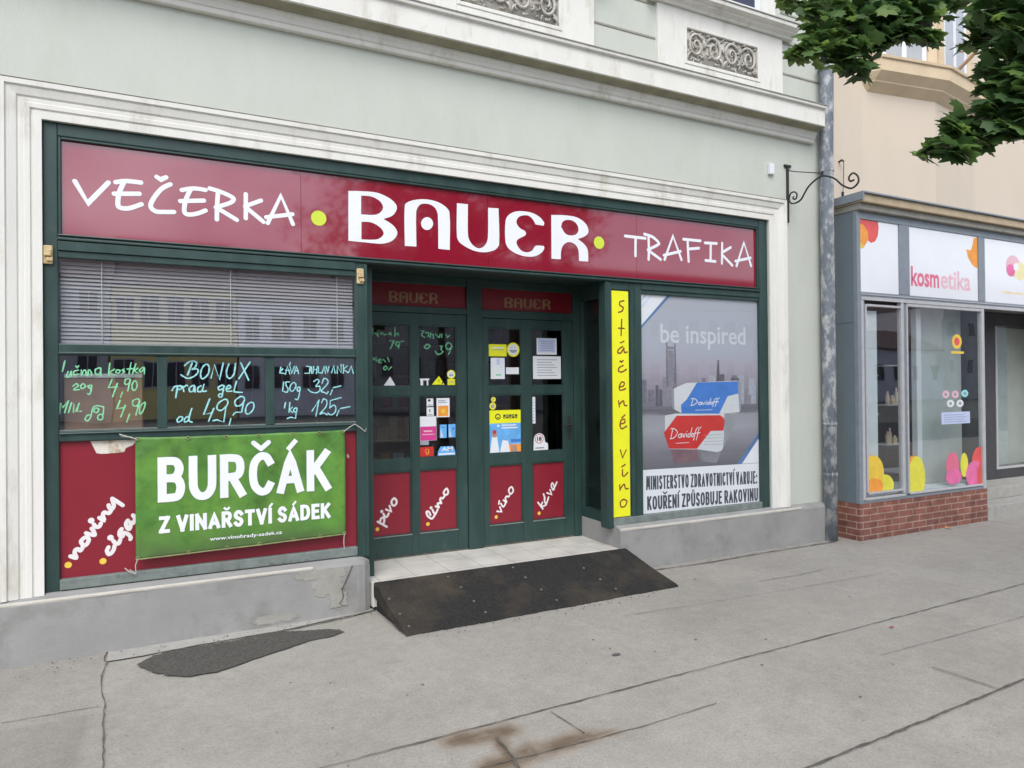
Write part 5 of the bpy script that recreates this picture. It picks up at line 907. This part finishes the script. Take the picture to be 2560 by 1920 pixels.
# shop bay of the neighbour
sb = thing('shop_bay', 'grey framed cosmetics shop bay on a red brick foot under the cream house', 'shop front', (9, -.29, GZ))
YB = -.292
B('plinth', 'brick', sb, (6.87, 9.288, YB, .0, GZ, .430), bevel=.003)
B('side_panel', 'grey_panel', sb, (6.868, 6.888, YB + .045, .0, .431, 2.45), (6.868, 6.888, YB + .045, .0, 2.456, 3.70), bevel=.002)
B('corner_post', 'grey_metal', sb, (6.866, 6.925, YB - .004, YB + .044, .431, 3.70), bevel=.003)
B('canopy', 'tan', sb, (6.84, 14, YB - .10, .0, 3.775, 3.865), bevel=.006)
B('canopy_soffit', 'plinth_worn', sb, (6.858, 14, YB - .055, .0, 3.702, 3.774), bevel=.01); B('canopy_sheet', 'grey_metal', sb, (6.82, 14, YB - .125, .0, 3.866, 3.885), (6.815, 6.839, YB - .125, .0, 3.79, 3.866), bevel=.003)
fr = [(6.926, 14, YB, YB + .05, 3.615, 3.70), (6.926, 14, YB, YB + .05, 2.745, 2.800)] + [(a, b, YB - .003, YB + .05, 2.801, 3.614) for a, b in ((7.605, 7.79), (9.165, 9.30), (10.75, 10.86))]
B('frame', 'grey_metal', sb, *fr, bevel=.004)
B('frame_strip', 'alu', sb, (6.926, 14, YB - .010, YB - .0005, 2.706, 2.744), (6.926, 14, YB - .008, YB - .0005, 2.766, 2.776), bevel=.002)
B('window_frame', 'alu', sb, (6.926, 6.965, YB - .006, YB + .05, .47, 2.705), (6.998, 7.022, YB - .002, YB + .04, .545, 2.66), (7.620, 7.665, YB - .006, YB + .05, .50, 2.705), (7.720, 7.745, YB - .004, YB + .05, .49, 2.705), (9.205, 9.262, YB - .006, YB + .05, .431, 2.705), (7.022, 7.62, YB - .002, YB + .04, 2.640, 2.665),
  (7.022, 7.62, YB - .002, YB + .04, .525, .548), (6.966, 7.665, YB - .008, YB + .05, .462, .490), (7.746, 9.204, YB - .004, YB + .05, 2.668, 2.705), (7.746, 9.204, YB - .008, YB + .05, .470, .494), bevel=.003)
B('mullion', 'grey_metal', sb, (6.966, 6.997, YB + .006, YB + .04, .491, 2.705), (7.666, 7.719, YB + .006, YB + .05, .47, 2.705), (6.926, 9.262, YB + .002, YB + .05, .431, .4615), bevel=.003)
for a, b in ((6.926, 7.604), (7.791, 9.164), (9.301, 10.749), (10.861, 14)):
    s = MB().box(a, b, YB + .012, YB + .03, 2.801, 3.614).build('sign_panel', 'sign_white', sb)
    if a < 7:
        e = MB(); ys_ = YB + .0114; e.poly([(6.927, 3.612), (7.25, 3.612), (7.262, 3.55), (7.245, 3.45), (7.20, 3.385), (7.13, 3.36), (7.06, 3.39), (6.99, 3.46), (6.95, 3.54)], ys_, 1); e.poly([(6.927, 3.55), (6.99, 3.56), (7.07, 3.49), (7.085, 3.40), (7.03, 3.33), (6.96, 3.305), (6.927, 3.31)], ys_ - .0006, 0); e.poly([(6.927, 3.36), (6.96, 3.35), (7.02, 3.32), (6.99, 3.29), (6.927, 3.285)], ys_ - .0012, 2); e.build('petal_print', ['orange', 'red_petal', 'petal_yellow'], s)
    elif a < 8:
        e = MB(); put_text(e, 'kosm', 7.83, 8.37, 2.915, 3.15, YB + .0114, 0, .03); e.build('lettering', 'pink', s); e = MB(); put_text(e, 'etika', 8.40, 9.01, 2.915, 3.15, YB + .0114, 0, .02); e.build('lettering', 'pink_pale', s)  # second half of the word paler: glare painted into the print
        e = MB(); e.poly([(9.163, 3.60), (9.09, 3.59), (9.06, 3.50), (9.02, 3.43), (8.93, 3.44), (8.96, 3.34), (9.05, 3.25), (9.12, 3.22), (9.163, 3.22)], YB + .0114, 0); e.build('petal_print', ['orange'], s)
    elif a < 10:
        e = MB(); ys_ = YB + .0114; e.disc(9.96, 3.30, .17, ys_, 0, 28, .14); e.disc(10.12, 3.24, .15, ys_ - .0006, 1, 24, .12); e.disc(9.90, 3.24, .10, ys_ - .0012, 2, 24, .08); e.disc(10.02, 3.29, .06, ys_ - .0018, 4, 20, .05); e.rect(9.70, 10.4, 2.93, 2.955, ys_, 3); e.build('logo_print', ['pink_pale', pm('pale_lemon_print', (.82, .74, .40), .4, .1, 8), 'petal_pink', pm('pale_peach_print', (.84, .66, .42), .4, .1, 8), 'sign_white'], s)
MB().rect(7.022, 7.62, .548, 2.64, YB + .02).build('window_pane', 'glass_bay', sb); MB().rect(7.746, 9.204, .494, 2.668, YB + .02).build('window_pane', 'glass_bay', sb)
e = MB()                                                   # petals stuck on the glass: one decal per corner
def petal(x, z, rx, rz, mi, yy): mbp.disc(x, z, rx, yy, mi, 26, rz)
def clipdisc(mbx, cx, cz, rx, rz, a, b, z0, z1, yy, mi):
    P = [(max(a, min(b, cx + rx * math.cos(t * .1745))), max(z0, min(z1, cz + rz * math.sin(t * .1745)))) for t in range(36)]; Q = [P[0]]
    for p in P[1:]:
        if math.hypot(p[0] - Q[-1][0], p[1] - Q[-1][1]) > 1e-4: Q.append(p)
    mbx.poly(Q, yy, mi)
yd = YB + .018
def decal(lab, L, bounds):
    mb = MB()
    for i, (cx, cz, rx, rz, mi) in enumerate(L): clipdisc(mb, cx, cz, rx, rz, *bounds, yd - .0006 * i, mi)
    tag(mb.build('petal_decal', ['petal_yellow', 'petal_lime', 'petal_pink', 'red_petal', 'orange', 'pink']), lab, 'decal', 'petal decals on the cosmetics shop glass')
decal('yellow petal decal at the foot of the narrow cosmetics window', [(7.32, .60, .16, .13, 1), (7.12, .75, .19, .21, 0), (7.13, .60, .16, .10, 4)], (7.024, 7.618, .55, 2.6))
decal('yellow and lemon petal decal low on the wide cosmetics window beside the post', [(7.83, .68, .14, .24, 4), (7.90, .65, .16, .26, 1)], (7.748, 9.2, .496, 2.6))
decal('pink and olive petal decal low on the wide cosmetics window, away from the frame', [(8.84, .75, .08, .15, 1), (8.60, .76, .13, .16, 5), (8.62, .62, .16, .10, 2)], (7.748, 9.2, .53, 2.6))
decal('pink and red petal decal in the corner of the wide cosmetics window by the entrance', [(9.16, .78, .16, .18, 3), (9.05, .62, .18, .17, 2), (9.20, .60, .10, .16, 3)], (7.748, 9.203, .496, 2.6))
# notices on the bay glass
mb = MB(); mb.box(8.39, 8.97, yd - .001, yd, 1.267, 1.412); o = tag(mb.build('notice', 'paper_blue'), 'pale blue opening hours notice on the wide cosmetics window', 'notice'); e = MB()
for i in range(4): e.rect(8.44, 8.90 - .05 * (i % 2), 1.29 + .028 * i, 1.297 + .028 * i, yd - .0016)
e.build('print', 'paper_line', o)
for lab, x, z, m_ in (('round pinkish sticker, first of the top three on the cosmetics window', 8.481, 1.631, 'pink_pale'), ('round rosy sticker, middle of the top three on the cosmetics window', 8.673, 1.629, 'pink_pale'), ('round mint sticker, last of the top three on the cosmetics window', 8.869, 1.637, 'chalk_cyan'), ('round pale green sticker, left of the lower two on the cosmetics window', 8.574, 1.518, 'paper'), ('round pale green sticker, right of the lower two on the cosmetics window', 8.768, 1.516, 'paper')):
    mb = MB(); mb.disc(x, z, .072, yd - .0008, 0, 22, .046); o = tag(mb.build('sticker', m_), lab, 'sticker', 'round stickers on the cosmetics window'); e = MB(); e.disc(x, z, .03, yd - .0014, 0, 12, .02); e.build('emblem', 'grey_print', o)
mb = MB(); mb.disc(8.72, 2.28, .10, yd - .0008, 0, 24, .09); mb.disc(8.72, 2.28, .055, yd - .0014, 1, 20, .05); mb.rect(8.60, 8.86, 2.13, 2.16, yd - .0008, 0); tag(mb.build('sticker', ['petal_yellow', 'red_petal']), 'round yellow and red logo sticker high on the wide cosmetics window', 'sticker')
# bay interior
B('bay_interior', ['black_room'], sb, (6.90, 9.28, YB + .06, 2.4, .431, .49), (6.89, 14, 2.4, 2.5, .3, 3.7), (6.90, 14, .01, 2.4, 2.80, 2.86), (13.9, 14, .01, 2.4, .3, 2.8), bevel=0)
B('display_column', 'paper', sb, (6.99, 7.27, -.235, -.15, .516, 2.60), (8.12, 8.21, -.15, -.08, .50, 2.668), bevel=.004)
B('display_floor', 'paper', sb, (6.93, 9.26, YB + .055, .3, .491, .515), bevel=0)
B('added_backdrop', 'pale_board', sb, (8.24, 9.2, -.04, -.02, .52, 2.79), (7.30, 7.60, .30, .32, .52, 2.79), bevel=0); B('shelf_edge', 'alu', sb, (7.76, 8.10, -.02, .2, 1.02, 1.035), (7.76, 8.10, -.02, .2, 1.50, 1.515), (7.76, 8.10, -.02, .2, 1.98, 1.995), (7.27, 7.60, -.02, .28, 1.40, 1.415), (7.27, 7.60, -.02, .28, 1.86, 1.875), bevel=0)  # pale boards added close behind the glass to brighten the panes
mb = MB()
for gx, gy, gz, gr, gh in ((7.82, .03, 1.036, .026, .15), (7.89, .05, 1.036, .020, .19), (7.95, .03, 1.036, .030, .10), (7.84, .04, 1.516, .024, .16), (7.92, .03, 1.516, .028, .11), (8.02, .05, 1.516, .020, .20), (7.38, .05, 1.416, .026, .14), (7.46, .04, 1.416, .020, .18), (7.53, .05, 1.416, .028, .10), (7.42, .05, 1.876, .024, .14), (7.50, .05, 1.876, .020, .17)):
    mb.tube([(gx, gy, gz), (gx, gy, gz + gh * .7), (gx, gy, gz + gh * .74)], gr, n=12); mb.tube([(gx, gy, gz + gh * .75), (gx, gy, gz + gh)], gr * .5, n=10, mi=1)
mb.build('bottles', ['cream_sill', 'pink_pale'], sb)
cu_ = tag(B('display_cloth', 'magenta', None, (7.33, 7.42, .1, .2, .5155, 1.25), bevel=.02), 'dark magenta cloth roll standing inside the narrow cosmetics window', 'cloth')
# entrance of the cosmetics shop
B('bay_cheek', 'dark_brown', sb, (9.263, 9.288, YB + .051, .42, .431, 2.744), bevel=0)
B('entrance_step', 'concrete', sb, (9.29, 13, -.30, .60, GZ - .01, .20), (9.29, 13, -.02, .60, .201, .36), bevel=.008)
B('door_frame', 'dark_brown', sb, (9.289, 10.82, .42, .47, .361, 2.79), (10.82, 13, .42, .47, .361, .50), (10.82, 13, .42, .47, 2.60, 2.79), bevel=.004)
B('door_pane_frame', 'alu', sb, (10.821, 10.86, .41, .46, .501, 2.599), (10.861, 13, .41, .46, .501, .53), bevel=.003)
MB().rect(10.861, 13, .531, 2.599, .44).build('door_pane', 'glass_bay', sb); B('door_backing', 'pale_board', sb, (10.861, 13, .60, .62, .531, 2.599), bevel=0)
lf = MB(); lf.add([(8.30, -.335, GZ + .012), (8.40, -.36, GZ + .02), (8.46, -.34, GZ + .010), (8.38, -.325, GZ + .022)], [(0, 1, 3), (1, 2, 3)]); tag(lf.build('fallen_leaf', 'orange'), 'small orange fallen leaf at the brick foot of the cosmetics shop', 'leaf')
lf = MB(); lf.add([(4.58, -2.215, GZ + .010), (4.63, -2.225, GZ + .016), (4.64, -2.195, GZ + .008), (4.605, -2.20, GZ + .014)], [(0, 1, 3), (1, 2, 3)]); tag(lf.build('fallen_leaf', 'red_leaf'), 'small reddish fallen leaf lying on a pavement joint', 'leaf')

# ================================================================ houses across the square (seen mirrored in the panes)
def across(lab, x0, x1, zh, zr, mat, nwin, rows, y0=-45):
    h = thing('townhouse', lab, 'building', ((x0 + x1) / 2, y0, -.12), 'houses across the square')
    B('wall', mat, h, (x0, x1, y0 - 10, y0, -.119, zh), bevel=0)
    mb = MB(); mb.xprof([(y0 + .4, zh + .002), (y0 + .4, zh + .2), (y0 - 5, zr), (y0 - 10.4, zh + .2), (y0 - 10.4, zh + .002)], x0 - .1, x1 + .1); mb.build('roof', 'roof', h)
    for r in rows:
        for i in range(nwin):
            cx = x0 + (x1 - x0) * (i + .5) / nwin
            wn = B('window', 'facade_grey', h, (cx - .60, cx + .60, y0, y0 + .06, r, r + 1.75), bevel=0); B('pane', 'win_dark', wn, (cx - .50, cx - .03, y0 + .061, y0 + .065, r + .1, r + 1.65), (cx + .03, cx + .50, y0 + .061, y0 + .065, r + .1, r + 1.65), bevel=0)
across('yellow two storey house across the square, mirrored in the blind window', -3.1, 4.2, 8.5, 12.6, 'sun_yellow', 5, (6.2, 2.0))
across('grey house with few windows across the square, mirrored left of the yellow one', -12.6, -3.2, 8.9, 12.4, 'facade_grey', 4, (6.6, 2.4))
across('pale lilac house across the square, mirrored right of the yellow one', 4.3, 14.0, 7.9, 12.2, 'facade_lilac', 5, (5.2, 1.8))
across('long grey house across the square, at the right end of the mirrored row', 14.1, 34, 9.5, 13.4, 'facade_grey', 9, (6.6, 2.6))
across('long lilac house across the square, farthest right in the mirrored row', 34.1, 62, 9.0, 13.2, 'facade_lilac', 12, (6.2, 2.2))
across('tall grey house across the square, mirrored in the cosmetics shop window', 82, 140, 11.0, 15.5, 'facade_grey', 16, (7.4, 3.0))
across('low pale house across the square beside the tall grey one', 62.1, 81.9, 5.6, 8.2, 'facade_lilac', 6, (2.2,))
across('long pale yellow house across the square, left end of the mirrored row', -40, -12.7, 9.2, 13.0, 'sun_yellow', 11, (6.4, 2.3))

# ================================================================ maple by the kerb
CAMP = Vector((0, -5.4, 1.76))
def px(u, v, d):                                            # direction through the lens at author time -> a point d metres out
    q = Vector(_r) * ((u - 1280) / 1720) + Vector(_u) * (-(v - 960) / 1720) + Vector(_f); return CAMP + q.normalized() * d
def inframe(p):
    d = p - CAMP; z = d.dot(Vector(_f))
    if z < .05: return False
    u = 1280 + 1720 * d.dot(Vector(_r)) / z; v = 960 - 1720 * d.dot(Vector(_u)) / z
    return -60 < u < 2640 and -60 < v < 1990
tr = thing('maple_tree', 'dark green maple whose lower branches hang into view before the cream house', 'tree', (5.7, -4.6, GZ))
rr = random.Random(11)
CL = [(1975, -6, 30, 4.4), (2045, 20, 52, 4.3), (2070, 85, 48, 4.2), (2028, 125, 30, 4.1), (2002, 132, 16, 4.1), (2150, 35, 80, 4.5), (2145, 100, 52, 4.3), (2150, 160, 24, 4.2), (2105, 145, 32, 4.2), (2230, 20, 64, 4.6), (2225, 66, 40, 4.4), (2285, 25, 48, 4.5), (2312, 85, 20, 4.4), (2335, 5, 46, 4.7), (2395, -30, 40, 4.8), (2195, -10, 70, 4.9), (2100, 45, 55, 4.6), (2290, -10, 60, 4.9), (2262, 76, 26, 4.4),
      (2510, 20, 62, 3.9), (2565, 50, 70, 3.8), (2470, 70, 26, 4.0), (2435, 98, 16, 4.0), (2565, 125, 58, 3.7), (2525, 200, 34, 3.7), (2568, 235, 62, 3.6), (2508, 262, 48, 3.6), (2445, 290, 38, 3.6), (2410, 318, 32, 3.5), (2460, 335, 34, 3.5), (2360, 355, 26, 3.5), (2318, 378, 15, 3.5), (2395, 372, 18, 3.4), (2525, 312, 36, 3.5), (2565, 300, 44, 3.5), (2478, 205, 16, 3.7), (2375, 325, 18, 3.5), (2510, 130, 24, 3.9), (2550, -5, 60, 4.1), (2610, 170, 70, 3.7), (2490, 180, 20, 3.8)]
LV = []; LF = []; TN = []
OUTL = [(0, -.06), (.2, -.10), (.40, -.14), (.40, .04), (.66, .18), (.48, .32), (.50, .60), (.24, .56), (.12, .82), (0, .98), (-.12, .82), (-.24, .56), (-.50, .60), (-.48, .32), (-.66, .18), (-.40, .04), (-.40, -.14), (-.2, -.10)]
def leaf(c, s, nrm, az, tone):
    n_ = nrm.normalized(); a = Vector((math.cos(az), math.sin(az), -.35)); a = (a - n_ * a.dot(n_)).normalized(); b = n_.cross(a); o = len(LV); fold = rr.uniform(.05, .30)
    LV.append(tuple(c + a * s * .25)); TN.append(tone)
    for q in OUTL:
        LV.append(tuple(c + b * (q[0] * s) + a * (q[1] * s) - n_ * (abs(q[0]) * fold * s + max(0, q[1] - .4) * fold * .8 * s))); TN.append(tone)
    k = len(OUTL); LF.extend((o, o + 1 + i, o + 1 + (i + 1) % k) for i in range(k))
def cluster(c, r, n, tone0):
    for _ in range(n):
        d = Vector((rr.gauss(0, 1), rr.gauss(0, 1), rr.gauss(0, .8))); d = d / max(d.length, .01) * r * rr.random() ** .42
        p = c + d; t = max(0, min(1, tone0 + rr.gauss(0, .20) + (.28 if rr.random() < .12 else 0)))
        leaf(p, rr.uniform(.055, .098), Vector((rr.gauss(0, .5), rr.gauss(0, .5) - .45, 1)), rr.uniform(0, 6.283), t)
tips = []
for u, v, r, d in CL:
    c = px(u, v, d); R_ = r / 1720 * d; tips.append(c)
    cluster(c, max(R_, .035), max(6, int(7 + 2000 * R_ * R_ + 120 * R_)), .46 + (.18 if u < 2110 else 0))
def crown_and_wood(tree, base, CT, rad, n, chains, shape=True):
    global LV, LF, TN
    extra = []; guard = 0
    while len(extra) < n and guard < 20000:
        guard += 1
        d = Vector((rr.gauss(0, 1), rr.gauss(0, 1), rr.gauss(0, 1))).normalized(); q = rr.random() ** .4
        p = CT + Vector((d.x * rad[0] * q, d.y * rad[1] * q, d.z * rad[2] * q))
        if shape and (p.y > -.9 or p.z < 3.3 or any(inframe(p + Vector(k) * .32) for k in ((0, 0, 0), (1, 0, 0), (-1, 0, 0), (0, 1, 0), (0, -1, 0), (0, 0, 1), (0, 0, -1)))): continue
        extra.append(p); cluster(p, .32 if shape else .5, 40 if shape else 60, .40)
    me = bpy.data.meshes.new('crown'); me.from_pydata(LV, [], LF); me.materials.append(M['leaf']); at_ = me.attributes.new('tone', 'FLOAT', 'POINT'); at_.data.foreach_set('value', TN)
    cw = bpy.data.objects.new('crown', me); COL.objects.link(cw); cw.parent = tree; cw.matrix_parent_inverse = Matrix.Translation(-Vector(tree.location))
    x, y_ = base; h = CT.z
    mb = MB(); mb.tube([(x, y_, GZ - .02), (x + .01, y_, .4), (x - .01, y_ + .02, 1.6), (x - .04, y_ + .05, 2.8), ((x + CT.x) / 2, CT.y, h - 1.3), (CT.x, CT.y, h + 1.0)], .16, n=12, r1=.05); mb.tube([(x, y_, GZ - .02), (x, y_, .25)], .22, n=12, r1=.16); mb.build('trunk', 'bark', tree, smooth=True)
    mb = MB()
    for ch in chains: mb.tube([Vector(((x + CT.x) / 2 + .02, CT.y, h - 1.5))] + ch, .030, n=6, r1=.004)
    for c in extra[::5]:
        hub = Vector((CT.x + .5 * (x - CT.x), CT.y, h - 1.2)).lerp(Vector((CT.x, CT.y, h + .9)), max(0, min(1, (c.z - h + 1.8) / 3.4))); mb.tube([hub, hub.lerp(c, .45) + Vector((0, 0, .18)), hub.lerp(c, .8) + Vector((0, 0, .06)), c], .022, n=5, r1=.004)
    if shape:
        allp = [p for L_ in chains for p in L_]
        for c in tips:
            q = min(allp, key=lambda p: (p - c).length); e_ = c + (c - q) * .35 + Vector((0, 0, -.05)); mb.tube([q, q.lerp(c, .5) + Vector((0, 0, .02)), c, e_], .0065, n=5, r1=.0025)
    mb.build('limb', 'bark', tree); LV = []; LF = []; TN = []
ch = [[px(*q) for q in L] for L in ([(2620, -90, 4.8), (2400, -20, 4.8), (2290, 35, 4.6), (2160, 60, 4.5), (2080, 75, 4.3), (2030, 120, 4.1)], [(2640, 100, 3.7), (2565, 200, 3.65), (2500, 270, 3.6), (2420, 320, 3.55), (2320, 385, 3.5)])]
crown_and_wood(tr, (5.7, -4.6), Vector((6.0, -4.8, 6.0)), (2.0, 1.8, 1.7), 50, ch)
tr2 = thing('maple_tree', 'broad street maple on the kerb behind the viewer, mirrored darkly in the red sign', 'tree', (6.9, -11.4, -.12))
crown_and_wood(tr2, (6.9, -11.4), Vector((6.9, -11.4, 6.5)), (4.5, 2.6, 2.5), 330, [], False)

gr_ = MB(); rg = random.Random(21)
for _ in range(420):
    x = rg.uniform(-.9, 9.2); y_ = -.10 - abs(rg.gauss(0, .10)) if x < 6.6 else -.31 - abs(rg.gauss(0, .08))
    if 1.40 < x < 4.0 and y_ > -.80: y_ = -.76 - abs(rg.gauss(0, .05))
    r = rg.uniform(.0025, .008); t0 = rg.uniform(0, 6.28)
    gr_.add([(x + r * rg.uniform(.5, 1.3) * math.cos(t0 + k * 1.257), y_ + r * rg.uniform(.5, 1.3) * math.sin(t0 + k * 1.257), GZ + .0085) for k in range(5)] + [(x, y_, GZ + .0085 + r * .7)], [(0, 1, 5), (1, 2, 5), (2, 3, 5), (3, 4, 5), (4, 0, 5)], rg.randrange(3))
tag(gr_.build('grit', ['gum', 'joint', 'plinth_worn']), kind='stuff', label='fine grit and crumbs gathered along the foot of the walls', cat='grit')
